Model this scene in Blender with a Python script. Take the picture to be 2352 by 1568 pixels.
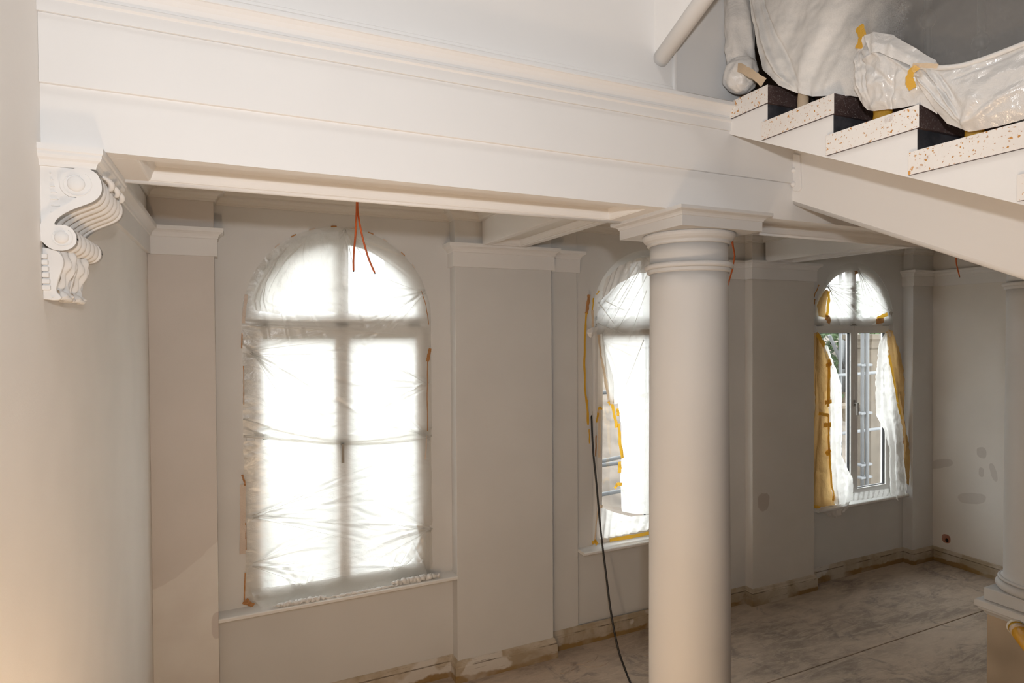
import bpy, bmesh, math, random
import numpy as np
from mathutils import Matrix, Vector, noise

sc = bpy.context.scene
for o in list(bpy.data.objects):
    bpy.data.objects.remove(o)
COL = sc.collection
R = math.radians

# ------------------------------------------------------------------ camera
IMW, IMH, FPX = 2352.0, 1568.0, 1391.394
YAW, PITCH, ROLL = 0.42829, -0.01385, -0.00655
CAM = np.array([0.50404, -2.16, 2.73511])
_cy, _sy, _cp, _sp = math.cos(YAW), math.sin(YAW), math.cos(PITCH), math.sin(PITCH)
FWD = np.array([_sy*_cp, _cy*_cp, _sp])
_r0 = np.array([_cy, -_sy, 0.0])
_u0 = np.cross(_r0, FWD)
RGT = math.cos(ROLL)*_r0 + math.sin(ROLL)*_u0
UPV = -math.sin(ROLL)*_r0 + math.cos(ROLL)*_u0
cam_data = bpy.data.cameras.new('camera')
cam_data.sensor_width = 36.0
cam_data.lens = 36.0*FPX/IMW
cam_data.clip_start = 0.02
cam = bpy.data.objects.new('camera', cam_data)
COL.objects.link(cam)
cam.matrix_world = Matrix(((RGT[0], UPV[0], -FWD[0], CAM[0]), (RGT[1], UPV[1], -FWD[1], CAM[1]),
                           (RGT[2], UPV[2], -FWD[2], CAM[2]), (0, 0, 0, 1)))
sc.camera = cam

# ------------------------------------------------------------------ world, lights, exposure
world = bpy.data.worlds.new('overcast_sky')
sc.world = world
world.use_nodes = True
world.node_tree.nodes['Background'].inputs[0].default_value = (0.965, 0.985, 1.0, 1)
world.node_tree.nodes['Background'].inputs[1].default_value = 5.6

def lamp(name, kind, loc, energy, color, **kw):
    d = bpy.data.lights.new(name, kind)
    d.energy = energy
    d.color = color
    for k, v in kw.items():
        setattr(d, k, v)
    o = bpy.data.objects.new(name, d)
    COL.objects.link(o)
    o.location = loc
    return o
# the photographer's flash, on the camera and a hand above the lens
fl = lamp('camera_flash', 'SPOT', (0.585, -2.19, 3.0), 105.0, (0.985, 0.985, 0.99), shadow_soft_size=0.035, spot_size=R(140), spot_blend=0.9)
fl.rotation_euler = Vector((math.sin(0.36), math.cos(0.36), 0.34)).to_track_quat('-Z', 'Y').to_euler()
# halogen work lamp standing low in the stair hall, below the frame
lamp('work_lamp', 'POINT', (0.70, -0.90, 1.1), 52.0, (1.0, 0.71, 0.45), shadow_soft_size=0.10)

# unseen fill light, added above the frame to brighten the upper wall
lamp('upper_fill_light', 'AREA', (0.75, -1.30, 6.55), 20.0, (1.0, 0.96, 0.92), shape='DISK', size=0.7)

sc.view_settings.view_transform = 'Standard'
sc.view_settings.look = 'None'
sc.view_settings.gamma = 1.0
sc.view_settings.use_curve_mapping = False
sc.view_settings.exposure = 0.13
try:
    sc.cycles.use_denoising = True
    sc.cycles.max_bounces = 6
    sc.cycles.diffuse_bounces = 4
    sc.cycles.glossy_bounces = 2
    sc.cycles.transparent_max_bounces = 10
    sc.cycles.use_adaptive_sampling = True
    sc.cycles.adaptive_threshold = 0.05
    sc.cycles.sample_clamp_indirect = 6.0
except Exception:
    pass

def ray(u, v):
    return FWD + RGT*(u-IMW/2)/FPX - UPV*(v-IMH/2)/FPX
def at(u, v, ax, val):
    """photo pixel -> world point on the plane ax = val"""
    d = ray(u, v); i = 'XYZ'.index(ax)
    return CAM + d*((val-CAM[i])/d[i])

# ------------------------------------------------------------------ materials
MATS = {}
class NT:
    def __init__(self, name):
        self.m = bpy.data.materials.new(name); self.m.use_nodes = True
        self.t = self.m.node_tree; self.t.nodes.clear()
        self.out = self.t.nodes.new('ShaderNodeOutputMaterial')
        MATS[name] = self.m
    def n(self, typ, ins=None, **props):
        nd = self.t.nodes.new('ShaderNode'+typ)
        for k, v in props.items(): setattr(nd, k, v)
        for k, v in (ins or {}).items(): self.set(nd, k, v)
        return nd
    def set(self, nd, k, v):
        s = nd.inputs[k]
        if isinstance(v, bpy.types.NodeSocket): self.t.links.new(v, s)
        elif isinstance(v, tuple) and len(v) == 3 and s.type == 'RGBA': s.default_value = (*v, 1)
        else: s.default_value = v
    def coord(self):
        if not hasattr(self, '_c'): self._c = self.n('TexCoord').outputs['Object']
        return self._c
    def noise(self, scale, detail=3, rough=0.5, stretch=None, dist=0.0):
        c = self.coord()
        if stretch: c = self.n('Mapping', {'Vector': c, 'Scale': stretch}).outputs[0]
        return self.n('TexNoise', {'Vector': c, 'Scale': scale, 'Detail': detail, 'Roughness': rough, 'Distortion': dist}).outputs[0]
    def ramp(self, fac, a, b, ca=(0, 0, 0), cb=(1, 1, 1)):
        r = self.n('ValToRGB', {'Fac': fac})
        e = r.color_ramp.elements
        e[0].position, e[1].position = a, b
        e[0].color, e[1].color = (*ca, 1), (*cb, 1)
        return r.outputs[0]
    def mix(self, fac, a, b):
        x = self.n('Mix', data_type='RGBA')
        self.set(x, 0, fac); self.set(x, 6, a); self.set(x, 7, b)
        return x.outputs[2]
    def math(self, op, a, b=None, c=None, clamp=False):
        x = self.n('Math', operation=op); x.use_clamp = clamp
        self.set(x, 0, a)
        if b is not None: self.set(x, 1, b)
        if c is not None: self.set(x, 2, c)
        return x.outputs[0]
    def xyz(self):
        if not hasattr(self, '_x'): self._x = self.n('SeparateXYZ', {0: self.coord()}).outputs
        return self._x
    def bump(self, h, strength=0.1, dist=0.01):
        return self.n('Bump', {'Height': h, 'Strength': strength, 'Distance': dist}).outputs[0]
    def principled(self, color, rough=0.5, normal=None, **kw):
        p = self.n('BsdfPrincipled', {'Base Color': color, 'Roughness': rough})
        if normal is not None: self.set(p, 'Normal', normal)
        for k, v in kw.items(): self.set(p, k.replace('_', ' '), v)
        self.t.links.new(p.outputs[0], self.out.inputs[0])
        return p
    def surf(self, s): self.t.links.new(s, self.out.inputs[0])
    def mixs(self, fac, a, b):
        x = self.n('MixShader'); self.set(x, 0, fac)
        self.t.links.new(a, x.inputs[1]); self.t.links.new(b, x.inputs[2])
        return x.outputs[0]

def ellipse(m, a, b, ca, cb, ra, rb, ang=0.0, soft=0.12):
    """soft elliptic mask on two coordinates, with a ragged rim"""
    da, db = m.math('SUBTRACT', a, ca), m.math('SUBTRACT', b, cb)
    c, s = math.cos(ang), math.sin(ang)
    p = m.math('ADD', m.math('MULTIPLY', da, c/ra), m.math('MULTIPLY', db, s/ra))
    q = m.math('ADD', m.math('MULTIPLY', da, -s/rb), m.math('MULTIPLY', db, c/rb))
    r2 = m.math('ADD', m.math('POWER', m.math('ABSOLUTE', p), 2.6), m.math('POWER', m.math('ABSOLUTE', q), 2.6))
    r2 = m.math('ADD', r2, m.math('MULTIPLY', m.noise(14, 2), 0.7))
    return m.math('SUBTRACT', 1.0, m.ramp(r2, 1.1/2.0, (1.1+soft)/2.0) if False else m.math('SMOOTH_MIN', 1.0, m.math('MULTIPLY', m.math('SUBTRACT', r2, 1.0, clamp=True), 1.0/soft), 0.1, clamp=True), clamp=True)

def paint(name, col, var=0.05, rough=0.6, bump=0.05, patches=None, axes=(0, 2)):
    m = NT(name)
    dark = tuple(c*(1-var) for c in col)
    c = m.mix(m.ramp(m.noise(1.7, 2, 0.6), 0.35, 0.7), col, dark)
    if patches:
        x = m.xyz()
        for (pc, a, b, ra, rb, ang) in patches:
            c = m.mix(ellipse(m, x[axes[0]], x[axes[1]], a, b, ra, rb, ang), c, pc)
    m.principled(c, rough, m.bump(m.noise(48, 3, 0.75), bump, 0.008) if bump > 0.055 else None, Specular_IOR_Level=0.25)
    return m.m

WHITE = (0.78, 0.77, 0.76)
paint('paint_white', WHITE)
paint('paint_column', (0.585, 0.58, 0.575))
paint('paint_beam', (0.80, 0.795, 0.79), var=0.03, bump=0.03)
paint('paint_wall', (0.675, 0.67, 0.66), var=0.05)
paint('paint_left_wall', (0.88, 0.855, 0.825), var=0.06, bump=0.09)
paint('paint_window', (0.78, 0.775, 0.76), var=0.02, rough=0.35, bump=0.01)
paint('paint_ceiling', (0.71, 0.69, 0.655), var=0.05)
paint('stone_pedestal', (0.56, 0.45, 0.33), var=0.35, rough=0.8, bump=0.2)
GREYP = (0.62, 0.585, 0.55)
paint('paint_right_wall', (0.76, 0.73, 0.69), patches=[(GREYP, 2.23, 1.16, .16, .055, -.35), (GREYP, 1.80, 1.37, .055, .07, 0), (GREYP, 1.68, 1.17, .035, .11, -.25),
      (GREYP, 1.80, 1.15, .03, .06, 0), (GREYP, 1.90, .83, .17, .07, -.25), ((0.42, 0.22, 0.17), 2.165, .29, .055, .06, 0)], axes=(1, 2))
paint('paint_pilaster_patch', (0.70, 0.675, 0.64), patches=[((0.55, 0.50, 0.46), 5.32, 1.02, .09, .10, 0)])
paint('dimmed_plaster', (0.17, 0.145, 0.13), var=0.5, rough=0.8)  # dark colour stands in for the lack of light on the upper landing

def two_tone():
    m = NT('paint_two_tone'); x = m.xyz()
    edge = m.math('MULTIPLY_ADD', m.math('POWER', m.math('ADD', x[0], 0.02, clamp=True), 1.5), 1.05, 1.07)
    edge = m.math('ADD', edge, m.math('MULTIPLY', m.noise(9, 3), 0.05))
    f = m.math('MULTIPLY', m.math('SUBTRACT', x[2], edge), 120.0, clamp=True)
    c = m.mix(f, (0.74, 0.715, 0.68), (0.63, 0.59, 0.555))
    c = m.mix(ellipse(m, x[0], x[2], 0.375, 0.80, .045, .10, 0), c, (0.60, 0.555, 0.53))
    c = m.mix(m.ramp(m.noise(2.2, 4), 0.4, 0.7), c, (0.66, 0.615, 0.58))
    m.principled(c, 0.65, m.bump(m.noise(95, 3), 0.06, 0.006), Specular_IOR_Level=0.2)
two_tone()

def floor_mat():
    m = NT('dusty_screed')
    n1 = m.noise(1.6, 6, 0.65, stretch=(0.7, 1.4, 1), dist=0.6)
    n2 = m.noise(7.0, 6, 0.7, stretch=(0.5, 1.8, 1), dist=1.2)
    c = m.mix(m.ramp(n1, 0.40, 0.62), (0.34, 0.28, 0.23), (0.56, 0.46, 0.37))
    c = m.mix(m.math('MULTIPLY', m.ramp(n2, 0.44, 0.60), 0.55), c, (0.62, 0.52, 0.42))
    c = m.mix(m.math('MULTIPLY', m.ramp(m.noise(2.7, 5, 0.7, dist=1.5), 0.56, 0.66), 0.65), c, (0.25, 0.215, 0.19))
    c = m.mix(m.math('MULTIPLY', m.ramp(m.noise(38, 4, 0.7, stretch=(0.25, 1.6, 1)), 0.54, 0.70), 0.4), c, (0.68, 0.58, 0.48))
    m.principled(c, 0.85, m.bump(m.math('ADD', n2, m.noise(60, 4)), 0.25, 0.01), Specular_IOR_Level=0.2)
floor_mat()

def base_mat():
    m = NT('stripped_baseboard'); x = m.xyz()
    c = m.mix(m.ramp(m.noise(3.2, 4, 0.6, dist=0.6), 0.42, 0.60), (0.40, 0.33, 0.235), (0.55, 0.49, 0.41))
    c = m.mix(m.math('MULTIPLY', m.ramp(m.noise(2.3, 3), 0.585, 0.61), 0.85), c, (0.66, 0.635, 0.60))
    edge = m.math('MULTIPLY_ADD', m.noise(2.6, 4, 0.7), 0.13, -0.012)
    f = m.math('MULTIPLY', m.math('SUBTRACT', edge, x[2]), 70.0, clamp=True)
    c = m.mix(m.math('MULTIPLY', m.math('MULTIPLY', f, 0.9), m.ramp(m.noise(1.9, 3), 0.40, 0.52)), c, (0.28, 0.17, 0.055))
    rim = m.math('MULTIPLY', m.math('LESS_THAN', m.math('ABSOLUTE', m.math('SUBTRACT', x[2], 0.124)), 0.004), m.ramp(m.noise(5.0, 3), 0.45, 0.55))
    c = m.mix(m.math('MULTIPLY', rim, 0.8), c, (0.13, 0.10, 0.07))
    lines = m.math('MULTIPLY', m.ramp(m.noise(3.0, 5, 0.8, stretch=(1, 1, 26)), 0.60, 0.66), 0.8)
    c = m.mix(lines, c, (0.15, 0.115, 0.08))
    m.principled(c, 0.8, m.bump(m.noise(25, 5), 0.3, 0.01), Specular_IOR_Level=0.2)
base_mat()

def tread_mats():
    m = NT('oversprayed_stone'); x = m.xyz()
    c = m.mix(m.ramp(m.noise(3, 4), 0.35, 0.65), (0.82, 0.80, 0.775), (0.76, 0.73, 0.70))
    dust = m.ramp(m.noise(9, 6, 0.75), 0.60, 0.76)
    c = m.mix(m.math('MULTIPLY', dust, 0.75), c, (0.30, 0.20, 0.19))
    c = m.mix(m.ramp(m.noise(85, 2, 0.4), 0.66, 0.69), c, (0.52, 0.25, 0.06))
    c = m.mix(m.math('MULTIPLY', m.ramp(m.noise(120, 2, 0.4), 0.66, 0.70), 0.8), c, (0.45, 0.24, 0.10))
    c = m.mix(m.ramp(m.noise(24, 3, 0.5), 0.70, 0.73), c, (0.62, 0.30, 0.07))
    m.principled(c, 0.7, m.bump(m.noise(70, 4), 0.2, 0.006))
    m = NT('dark_stone')
    c = m.mix(m.ramp(m.noise(6, 5, 0.7), 0.35, 0.7), (0.050, 0.030, 0.030), (0.115, 0.075, 0.07))
    c = m.mix(m.math('MULTIPLY', m.ramp(m.noise(160, 2), 0.58, 0.70), 0.5), c, (0.4, 0.37, 0.36))
    m.principled(c, 0.55)
    m = NT('slate_riser')
    c = m.mix(m.ramp(m.noise(8, 5, 0.7), 0.4, 0.7), (0.035, 0.037, 0.045), (0.10, 0.10, 0.115))
    m.principled(c, 0.6)
tread_mats()

def film(name, transp, transl, col=(0.93, 0.925, 0.90), bumpscale=14, bump=0.35, stretch=(1, 1, 1), spray=None, gloss=0.05):
    m = NT(name)
    h = m.math('ADD', m.noise(bumpscale, 5, 0.65, stretch=stretch, dist=0.9), m.math('MULTIPLY', m.noise(bumpscale*4, 3, 0.6, dist=1.0), 0.3))
    nrm = m.bump(h, bump, 0.02)
    d = m.n('BsdfDiffuse', {'Color': col, 'Normal': nrm}).outputs[0]
    t = m.n('BsdfTranslucent', {'Color': col, 'Normal': nrm}).outputs[0]
    g = m.n('BsdfGlossy', {'Color': (1, 1, 1), 'Roughness': 0.22, 'Normal': nrm}).outputs[0]
    tr = m.n('BsdfTransparent', {'Color': (0.97, 0.97, 0.97)}).outputs[0]
    s = m.mixs(transl, d, t)
    f = transp
    if spray:
        y = m.xyz()[1]
        a, b, tmax = spray                      # paint mist settles from a (solid) to b (bare film)
        k = m.math('DIVIDE', m.math('SUBTRACT', a, y), a-b, clamp=True)
        k = m.math('ADD', k, m.math('MULTIPLY', m.math('SUBTRACT', m.noise(2.6, 4, 0.6, stretch=(1, 1.3, 0.6), dist=0.5), 0.5), 0.55), clamp=True)
        k = m.math('ADD', k, m.math('MULTIPLY', m.math('SUBTRACT', m.noise(210, 2), 0.5), 0.30), clamp=True)
        f = m.math('MULTIPLY', k, tmax)
    s = m.mixs(f, s, tr)
    s = m.mixs(gloss, s, g)
    m.surf(s)
film('film_window', 0.14, 0.80, bumpscale=6, bump=0.30, stretch=(0.8, 1, 2.2))
film('film_window_thin', 0.30, 0.78, bumpscale=8, bump=0.4, stretch=(1.5, 1, 0.7))
film('film_drape', 0.10, 0.70, bumpscale=12, bump=0.4, stretch=(2.2, 1, 0.5))
film('film_stair', 0.0, 0.08, (0.84, 0.83, 0.81), bumpscale=4, bump=0.14, spray=(-0.46, -0.80, 0.80), gloss=0.02)
film('film_sack', 0.12, 0.16, (0.86, 0.845, 0.825), bumpscale=9, bump=0.35, gloss=0.06)
film('film_wrap', 0.02, 0.10, (0.84, 0.825, 0.805), bumpscale=9, bump=0.3, gloss=0.03)
film('kraft_paper', 0.0, 0.50, (0.70, 0.47, 0.20), bumpscale=10, bump=0.4, gloss=0.02)
film('tape_yellow', 0.0, 0.45, (0.86, 0.50, 0.055), bumpscale=20, bump=0.2, gloss=0.05)
film('tape_pale', 0.0, 0.30, (0.78, 0.62, 0.44), bumpscale=20, bump=0.2, gloss=0.05)
film('tape_brown', 0.0, 0.25, (0.50, 0.25, 0.10), bumpscale=20, bump=0.2, gloss=0.02)
film('tape_rose', 0.0, 0.15, (0.66, 0.56, 0.48), bumpscale=20, bump=0.2, gloss=0.02)

def glass():
    m = NT('clear_glass')
    tr = m.n('BsdfTransparent', {'Color': (0.95, 0.965, 0.96)}).outputs[0]
    g = m.n('BsdfGlossy', {'Color': (1, 1, 1), 'Roughness': 0.03}).outputs[0]
    m.surf(m.mixs(0.05, tr, g))
glass()
def plain(name, col, rough=0.5, metal=0.0, var=0.1, scale=12):
    m = NT(name)
    c = m.mix(m.ramp(m.noise(scale, 3), 0.35, 0.7), col, tuple(x*(1-var) for x in col))
    m.principled(c, rough, Metallic=metal)
plain('gasket_black', (0.015, 0.015, 0.016), 0.6)
plain('steel_grey', (0.30, 0.29, 0.27), 0.4, 0.6)
plain('cable_orange', (0.62, 0.13, 0.025), 0.45)
plain('cable_black', (0.012, 0.012, 0.013), 0.35)
plain('copper_tip', (0.05, 0.04, 0.035), 0.5)
plain('iron_black', (0.02, 0.019, 0.018), 0.5, 0.5)
plain('scaffold_zinc', (0.15, 0.157, 0.165), 0.6, 0.0)
plain('scaffold_pale', (0.12, 0.125, 0.13), 0.5)
plain('scaffold_plank', (0.14, 0.105, 0.07), 0.8)
plain('sandstone', (0.135, 0.112, 0.086), 0.85, 0, 0.25, 5)
plain('render_white', (0.14, 0.137, 0.14), 0.8)
plain('house_roof', (0.08, 0.06, 0.055), 0.8)
plain('rubble_earth', (0.15, 0.122, 0.098), 0.95, 0, 0.45, 2.5)
plain('bark', (0.10, 0.075, 0.05), 0.9)
plain('leaf_green', (0.06, 0.105, 0.035), 0.7, 0, 0.4, 3)
plain('oak_rail', (0.34, 0.22, 0.13), 0.6, 0, 0.3, 8)
plain('painted_shade', (0.02, 0.015, 0.012), 0.9)  # near-black that stands in for the shade inside openings
plain('clay_pipe', (0.42, 0.20, 0.14), 0.8)
plain('rag_white', (0.70, 0.67, 0.62), 0.9, 0, 0.3, 30)

# ------------------------------------------------------------------ mesh helpers
WLOC = {}
def mk(name, V, F, mat, parent=None, smooth=False, loc=(0, 0, 0), bevel=0.0, mesh=None):
    if mesh is None:
        mesh = bpy.data.meshes.new(name)
        mesh.from_pydata([tuple(map(float, v)) for v in V], [], F)
        bm = bmesh.new(); bm.from_mesh(mesh)
        bmesh.ops.recalc_face_normals(bm, faces=bm.faces)
        bm.to_mesh(mesh); bm.free()
        mesh.materials.append(MATS[mat] if isinstance(mat, str) else mat)
        if smooth:
            for p in mesh.polygons: p.use_smooth = True
    o = bpy.data.objects.new(name, mesh)
    COL.objects.link(o)
    if bevel:
        b = o.modifiers.new('edge', 'BEVEL'); b.width = bevel; b.segments = 2; b.limit_method = 'ANGLE'; b.angle_limit = R(40)
    place(o, parent, loc)
    return o
def place(o, parent, loc=(0, 0, 0)):
    o.location = loc
    WLOC[o.name] = Vector(loc)
    if parent is not None:
        o.parent = parent
        o.matrix_parent_inverse = Matrix.Translation(-WLOC[parent.name])
def thing(name, label, cat, loc=(0, 0, 0), group=None, kind=None):
    o = bpy.data.objects.new(name, None)
    o.empty_display_size = 0.1
    COL.objects.link(o); place(o, None, loc)
    return tag(o, label, cat, group, kind)
def tag(o, label, cat, group=None, kind=None):
    o['label'] = label; o['category'] = cat
    if group: o['group'] = group
    if kind: o['kind'] = kind
    return o
def lab(o, label): o['label'] = label; return o

def boxg(x0, x1, y0, y1, z0, z1):
    V = [(x, y, z) for x in (x0, x1) for y in (y0, y1) for z in (z0, z1)]
    F = [(0, 1, 3, 2), (4, 6, 7, 5), (0, 4, 5, 1), (2, 3, 7, 6), (0, 2, 6, 4), (1, 5, 7, 3)]
    return V, F
def box(name, x0, x1, y0, y1, z0, z1, mat, parent=None, bevel=0.0, loc=(0, 0, 0)):
    return mk(name, *boxg(x0, x1, y0, y1, z0, z1), mat, parent, bevel=bevel, loc=loc)
def join(*parts):
    V, F = [], []
    for v, f in parts:
        k = len(V); V += list(v); F += [tuple(i+k for i in q) for q in f]
    return V, F
def extrude(poly, ax, a, b):
    """prism from a 2D polygon; ax = axis of extrusion; polygon gives the two other coords in order"""
    n = len(poly); V = []
    for c in (a, b):
        for p, q in poly:
            V.append({'X': (c, p, q), 'Y': (p, c, q), 'Z': (p, q, c)}[ax])
    F = [tuple(range(n)), tuple(range(2*n-1, n-1, -1))] + [(i, (i+1) % n, n+(i+1) % n, n+i) for i in range(n)]
    return V, F
def sweep(path, prof, closed=False, side=1):
    """closed profile [(outward offset, z)] swept along a plan path with mitred corners"""
    n, k = len(path), len(prof); V, F = [], []
    for i, p in enumerate(path):
        p = Vector(p)
        a = (p - Vector(path[i-1])).normalized() if (closed or i > 0) else None
        b = (Vector(path[(i+1) % n]) - p).normalized() if (closed or i < n-1) else None
        a = a or b; b = b or a
        na, nb = Vector((-a.y, a.x))*side, Vector((-b.y, b.x))*side
        m = (na+nb)/(1+na.dot(nb))
        for d, z in prof: V.append((p.x+m.x*d, p.y+m.y*d, z))
    for i in range(n if closed else n-1):
        j = (i+1) % n
        for q in range(k):
            r = (q+1) % k
            F.append((i*k+q, i*k+r, j*k+r, j*k+q))
    if not closed:
        F += [tuple(range(k)), tuple(range((n-1)*k, n*k))]
    return V, F
def lathe(prof, cx, cy, seg=72, cap=True):
    V, F = [], []
    k = len(prof)
    for i in range(seg):
        a = 2*math.pi*i/seg
        for r, z in prof: V.append((cx+r*math.cos(a), cy+r*math.sin(a), z))
    for i in range(seg):
        j = (i+1) % seg
        for q in range(k-1): F.append((i*k+q, j*k+q, j*k+q+1, i*k+q+1))
    if cap:
        F += [tuple(i*k for i in range(seg)), tuple(i*k+k-1 for i in range(seg))]
    return V, F
def smooth_pts(P, per=8):
    P = [Vector(p) for p in P]; out = []
    for i in range(len(P)-1):
        p0, p1, p2, p3 = P[max(i-1, 0)], P[i], P[i+1], P[min(i+2, len(P)-1)]
        for s in range(per):
            t = s/per
            out.append(0.5*((2*p1)+(p2-p0)*t+(2*p0-5*p1+4*p2-p3)*t*t+(3*p1-p0-3*p2+p3)*t**3))
    out.append(P[-1])
    return out
def tube(P, rad, seg=10, radf=None):
    P = [Vector(p) for p in P]; V, F = [], []
    up = Vector((0.3, 0.9, 0.31)).normalized()
    for i, p in enumerate(P):
        t = (P[min(i+1, len(P)-1)]-P[max(i-1, 0)]).normalized()
        a = t.cross(up).normalized(); b = t.cross(a)
        r = rad if radf is None else rad*radf(i/(len(P)-1))
        for s in range(seg):
            th = 2*math.pi*s/seg
            V.append(p + (a*math.cos(th)+b*math.sin(th))*r)
    for i in range(len(P)-1):
        for s in range(seg):
            q = (s+1) % seg
            F.append((i*seg+s, i*seg+q, (i+1)*seg+q, (i+1)*seg+s))
    F += [tuple(range(seg)), tuple(range((len(P)-1)*seg, len(P)*seg))]
    return V, F
def gridf(nu, nv):
    return [(j*nu+i, j*nu+i+1, (j+1)*nu+i+1, (j+1)*nu+i) for j in range(nv-1) for i in range(nu-1)]
def poly_at(P, t):
    P = np.asarray(P, float)
    d = np.r_[0, np.cumsum(np.linalg.norm(np.diff(P, axis=0), axis=1))]
    d /= d[-1]
    return np.stack([np.interp(t, d, P[:, c]) for c in range(P.shape[1])], -1)
def folds_on(A, B, lines):
    """sum of soft ridges; each (a0,b0, a1,b1, width, height)"""
    H = np.zeros_like(A)
    for a0, b0, a1, b1, w, h in lines:
        L = math.hypot(a1-a0, b1-b0); ca, cb = (a1-a0)/L, (b1-b0)/L
        s = ((A-a0)*ca+(B-b0)*cb)/L
        d = -(A-a0)*cb+(B-b0)*ca + 0.02*np.sin(3.0*s)*h/abs(h)
        H += h*np.exp(-(d/(w*(0.55+0.9*np.clip(s, 0, 1))))**2)*np.clip(s*6+0.6, 0, 1)*np.clip((1-s)*3, 0, 1)*(s > -0.1)
    return H
def loft(name, rails, ax, nu, nv, mat, parent, fold=None, seed=0, rough=0.004, loc=(0, 0, 0)):
    """sheet through rails (left to right) of (u, v, depth) points; fold(s,t) pushes along the depth axis"""
    t = np.linspace(0, 1, nv); s = np.linspace(0, 1, nu)
    W = []
    for r in rails:
        W.append(poly_at([list(at(u, v, ax, d)) for u, v, d in r], t))
    W = np.array(W); k = np.linspace(0, 1, len(rails))
    G = np.zeros((nv, nu, 3))
    for j in range(nv):
        for c in range(3):
            G[j, :, c] = np.interp(s, k, W[:, j, c])
    S, T = np.meshgrid(s, t)
    i = 'XYZ'.index(ax)
    if fold is not None: G[:, :, i] += fold(S, T)
    if rough:
        for j in range(nv):
            for q in range(nu):
                p = Vector(G[j, q])
                G[j, q, i] += rough*noise.noise(p*17.0+Vector((seed*3.1, 0, 0)))+0.5*rough*noise.noise(p*43.0)
    return mk(name, G.reshape(-1, 3), gridf(nu, nv), mat, parent, smooth=True, loc=loc)
def strip(name, pts, ax, width, mat, parent, seed=0, curl=0.0):
    """tape strip along px points (u, v, depth); width in metres, vertical or sideways of its run"""
    P = np.array([at(u, v, ax, d) for u, v, d in pts]); n = max(6, 4*len(P))
    C = poly_at(P, np.linspace(0, 1, n)); V = []
    i = 'XYZ'.index(ax); nrm = np.zeros(3); nrm[i] = 1
    rnd = random.Random(seed)
    for j in range(n):
        d = C[min(j+1, n-1)]-C[max(j-1, 0)]
        w = np.cross(d, nrm); w /= np.linalg.norm(w)+1e-9
        hw = width/2*(1+0.18*rnd.uniform(-1, 1))
        bump = nrm*(-0.0015+curl*math.sin(j*1.3)*0.003)
        V += [C[j]-w*hw+bump, C[j]+bump*1.6, C[j]+w*hw+bump]
    F = [(j*3+q, j*3+q+1, j*3+q+4, j*3+q+3) for j in range(n-1) for q in range(2)]
    return mk(name, V, F, mat, parent, smooth=True)

# ------------------------------------------------------------------ key levels (floor = 0)
ZB, Z1, Z2, ZT = 3.284, 3.464, 3.664, 3.80      # beam underside, band lines, cornice top
YB = 0.385                                       # beam back
YW, YP, YQ = 2.435, 2.317, 2.41                  # window wall, pilaster face, shallow pilaster face
XR = 8.06                                        # right wall
ZC = 3.72                                        # ceiling of the side room
CAPB, CAPF, CAPT = 3.255, 3.366, 3.436
WIN = (1.222, 4.035, 6.850)
HW, ZS, ZSILL = 0.655, 2.845, 0.84               # half opening, springing, sill
BACK = 2.585

# ------------------------------------------------------------------ setting
fl_ = thing('floor', 'dusty bare screed floor of the window room with one long joint', 'floor', kind='structure')
slab_a, slab_b = (1.284, BACK), (-4.6, 1.277)
lab(box('slab', 0, XR, *slab_a, -0.12, 0, 'dusty_screed', fl_, bevel=0.004), 'screed slab along the window wall')
lab(box('slab', 0, XR, *slab_b, -0.12, -0.002, 'dusty_screed', fl_, bevel=0.004), 'screed slab on the stair side of the joint')
box('joint_bed', 0, XR, 1.26, 1.30, -0.14, -0.012, 'clay_pipe', fl_)
# loose cement crust flakes near the window wall
rnd = random.Random(5)
for k, (u, v, r) in enumerate(((1340, 1515, .10), (1372, 1523, .07), (1300, 1540, .05), (1480, 1500, .06))):
    c = at(u, v, 'Z', 0.0)
    P = [(c[0]+r*(1+.35*rnd.uniform(-1, 1))*math.cos(a)*1.3, c[1]+r*.6*(1+.35*rnd.uniform(-1, 1))*math.sin(a)) for a in np.linspace(0, 2*math.pi, 11)[:-1]]
    mk('screed_flake', *extrude(P, 'Z', 0.0, 0.005), 'dusty_screed', fl_)

def shell(name, label, *a, mat='paint_wall', cat='wall'):
    return tag(box(name, *a, mat), label, cat, kind='structure')
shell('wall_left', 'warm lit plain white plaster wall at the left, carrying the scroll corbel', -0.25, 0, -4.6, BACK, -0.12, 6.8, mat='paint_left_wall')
shell('wall_front', 'brown stair hall wall opposite the windows', -0.25, XR+.25, -4.85, -4.6, -0.12, 6.8, mat='stone_pedestal')
wr = shell('wall_right', 'shaded white end wall with grey filler patches and a small pipe hole', XR, XR+.25, -4.6, BACK, -0.12, ZC+.06, mat='paint_right_wall')
shell('wall_upper_right', 'darkened end wall of the upper landing', XR, XR+.25, -4.6, BACK, ZC+.06, 6.8, mat='dimmed_plaster')
ph = at(2176, 1240, 'X', XR)
sl = mk('pipe_sleeve', *sweep([(ph[1]+.030*math.cos(a), ph[2]+.034*math.sin(a)) for a in np.linspace(0, 2*math.pi, 25)[:-1]], [(0, 0), (.010, 0), (.010, .012), (0, .012)], True), 'clay_pipe', wr)
for v in sl.data.vertices: v.co = (XR-v.co.z, v.co.x, v.co.y)
dk = mk('pipe_shade_disc', *lathe([(.027, 0), (.030, .004)], 0, 0, 20), 'painted_shade', wr)  # dark disc on the wall face, in place of the shade inside the pipe
for v in dk.data.vertices: v.co = (XR-v.co.z, ph[1]+v.co.x, ph[2]+v.co.y*1.1)
shell('ceiling', 'white coffered ceiling over the window room', 0, XR, 0.02, BACK+.02, ZC, ZC+.06, mat='paint_ceiling', cat='ceiling')
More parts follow.
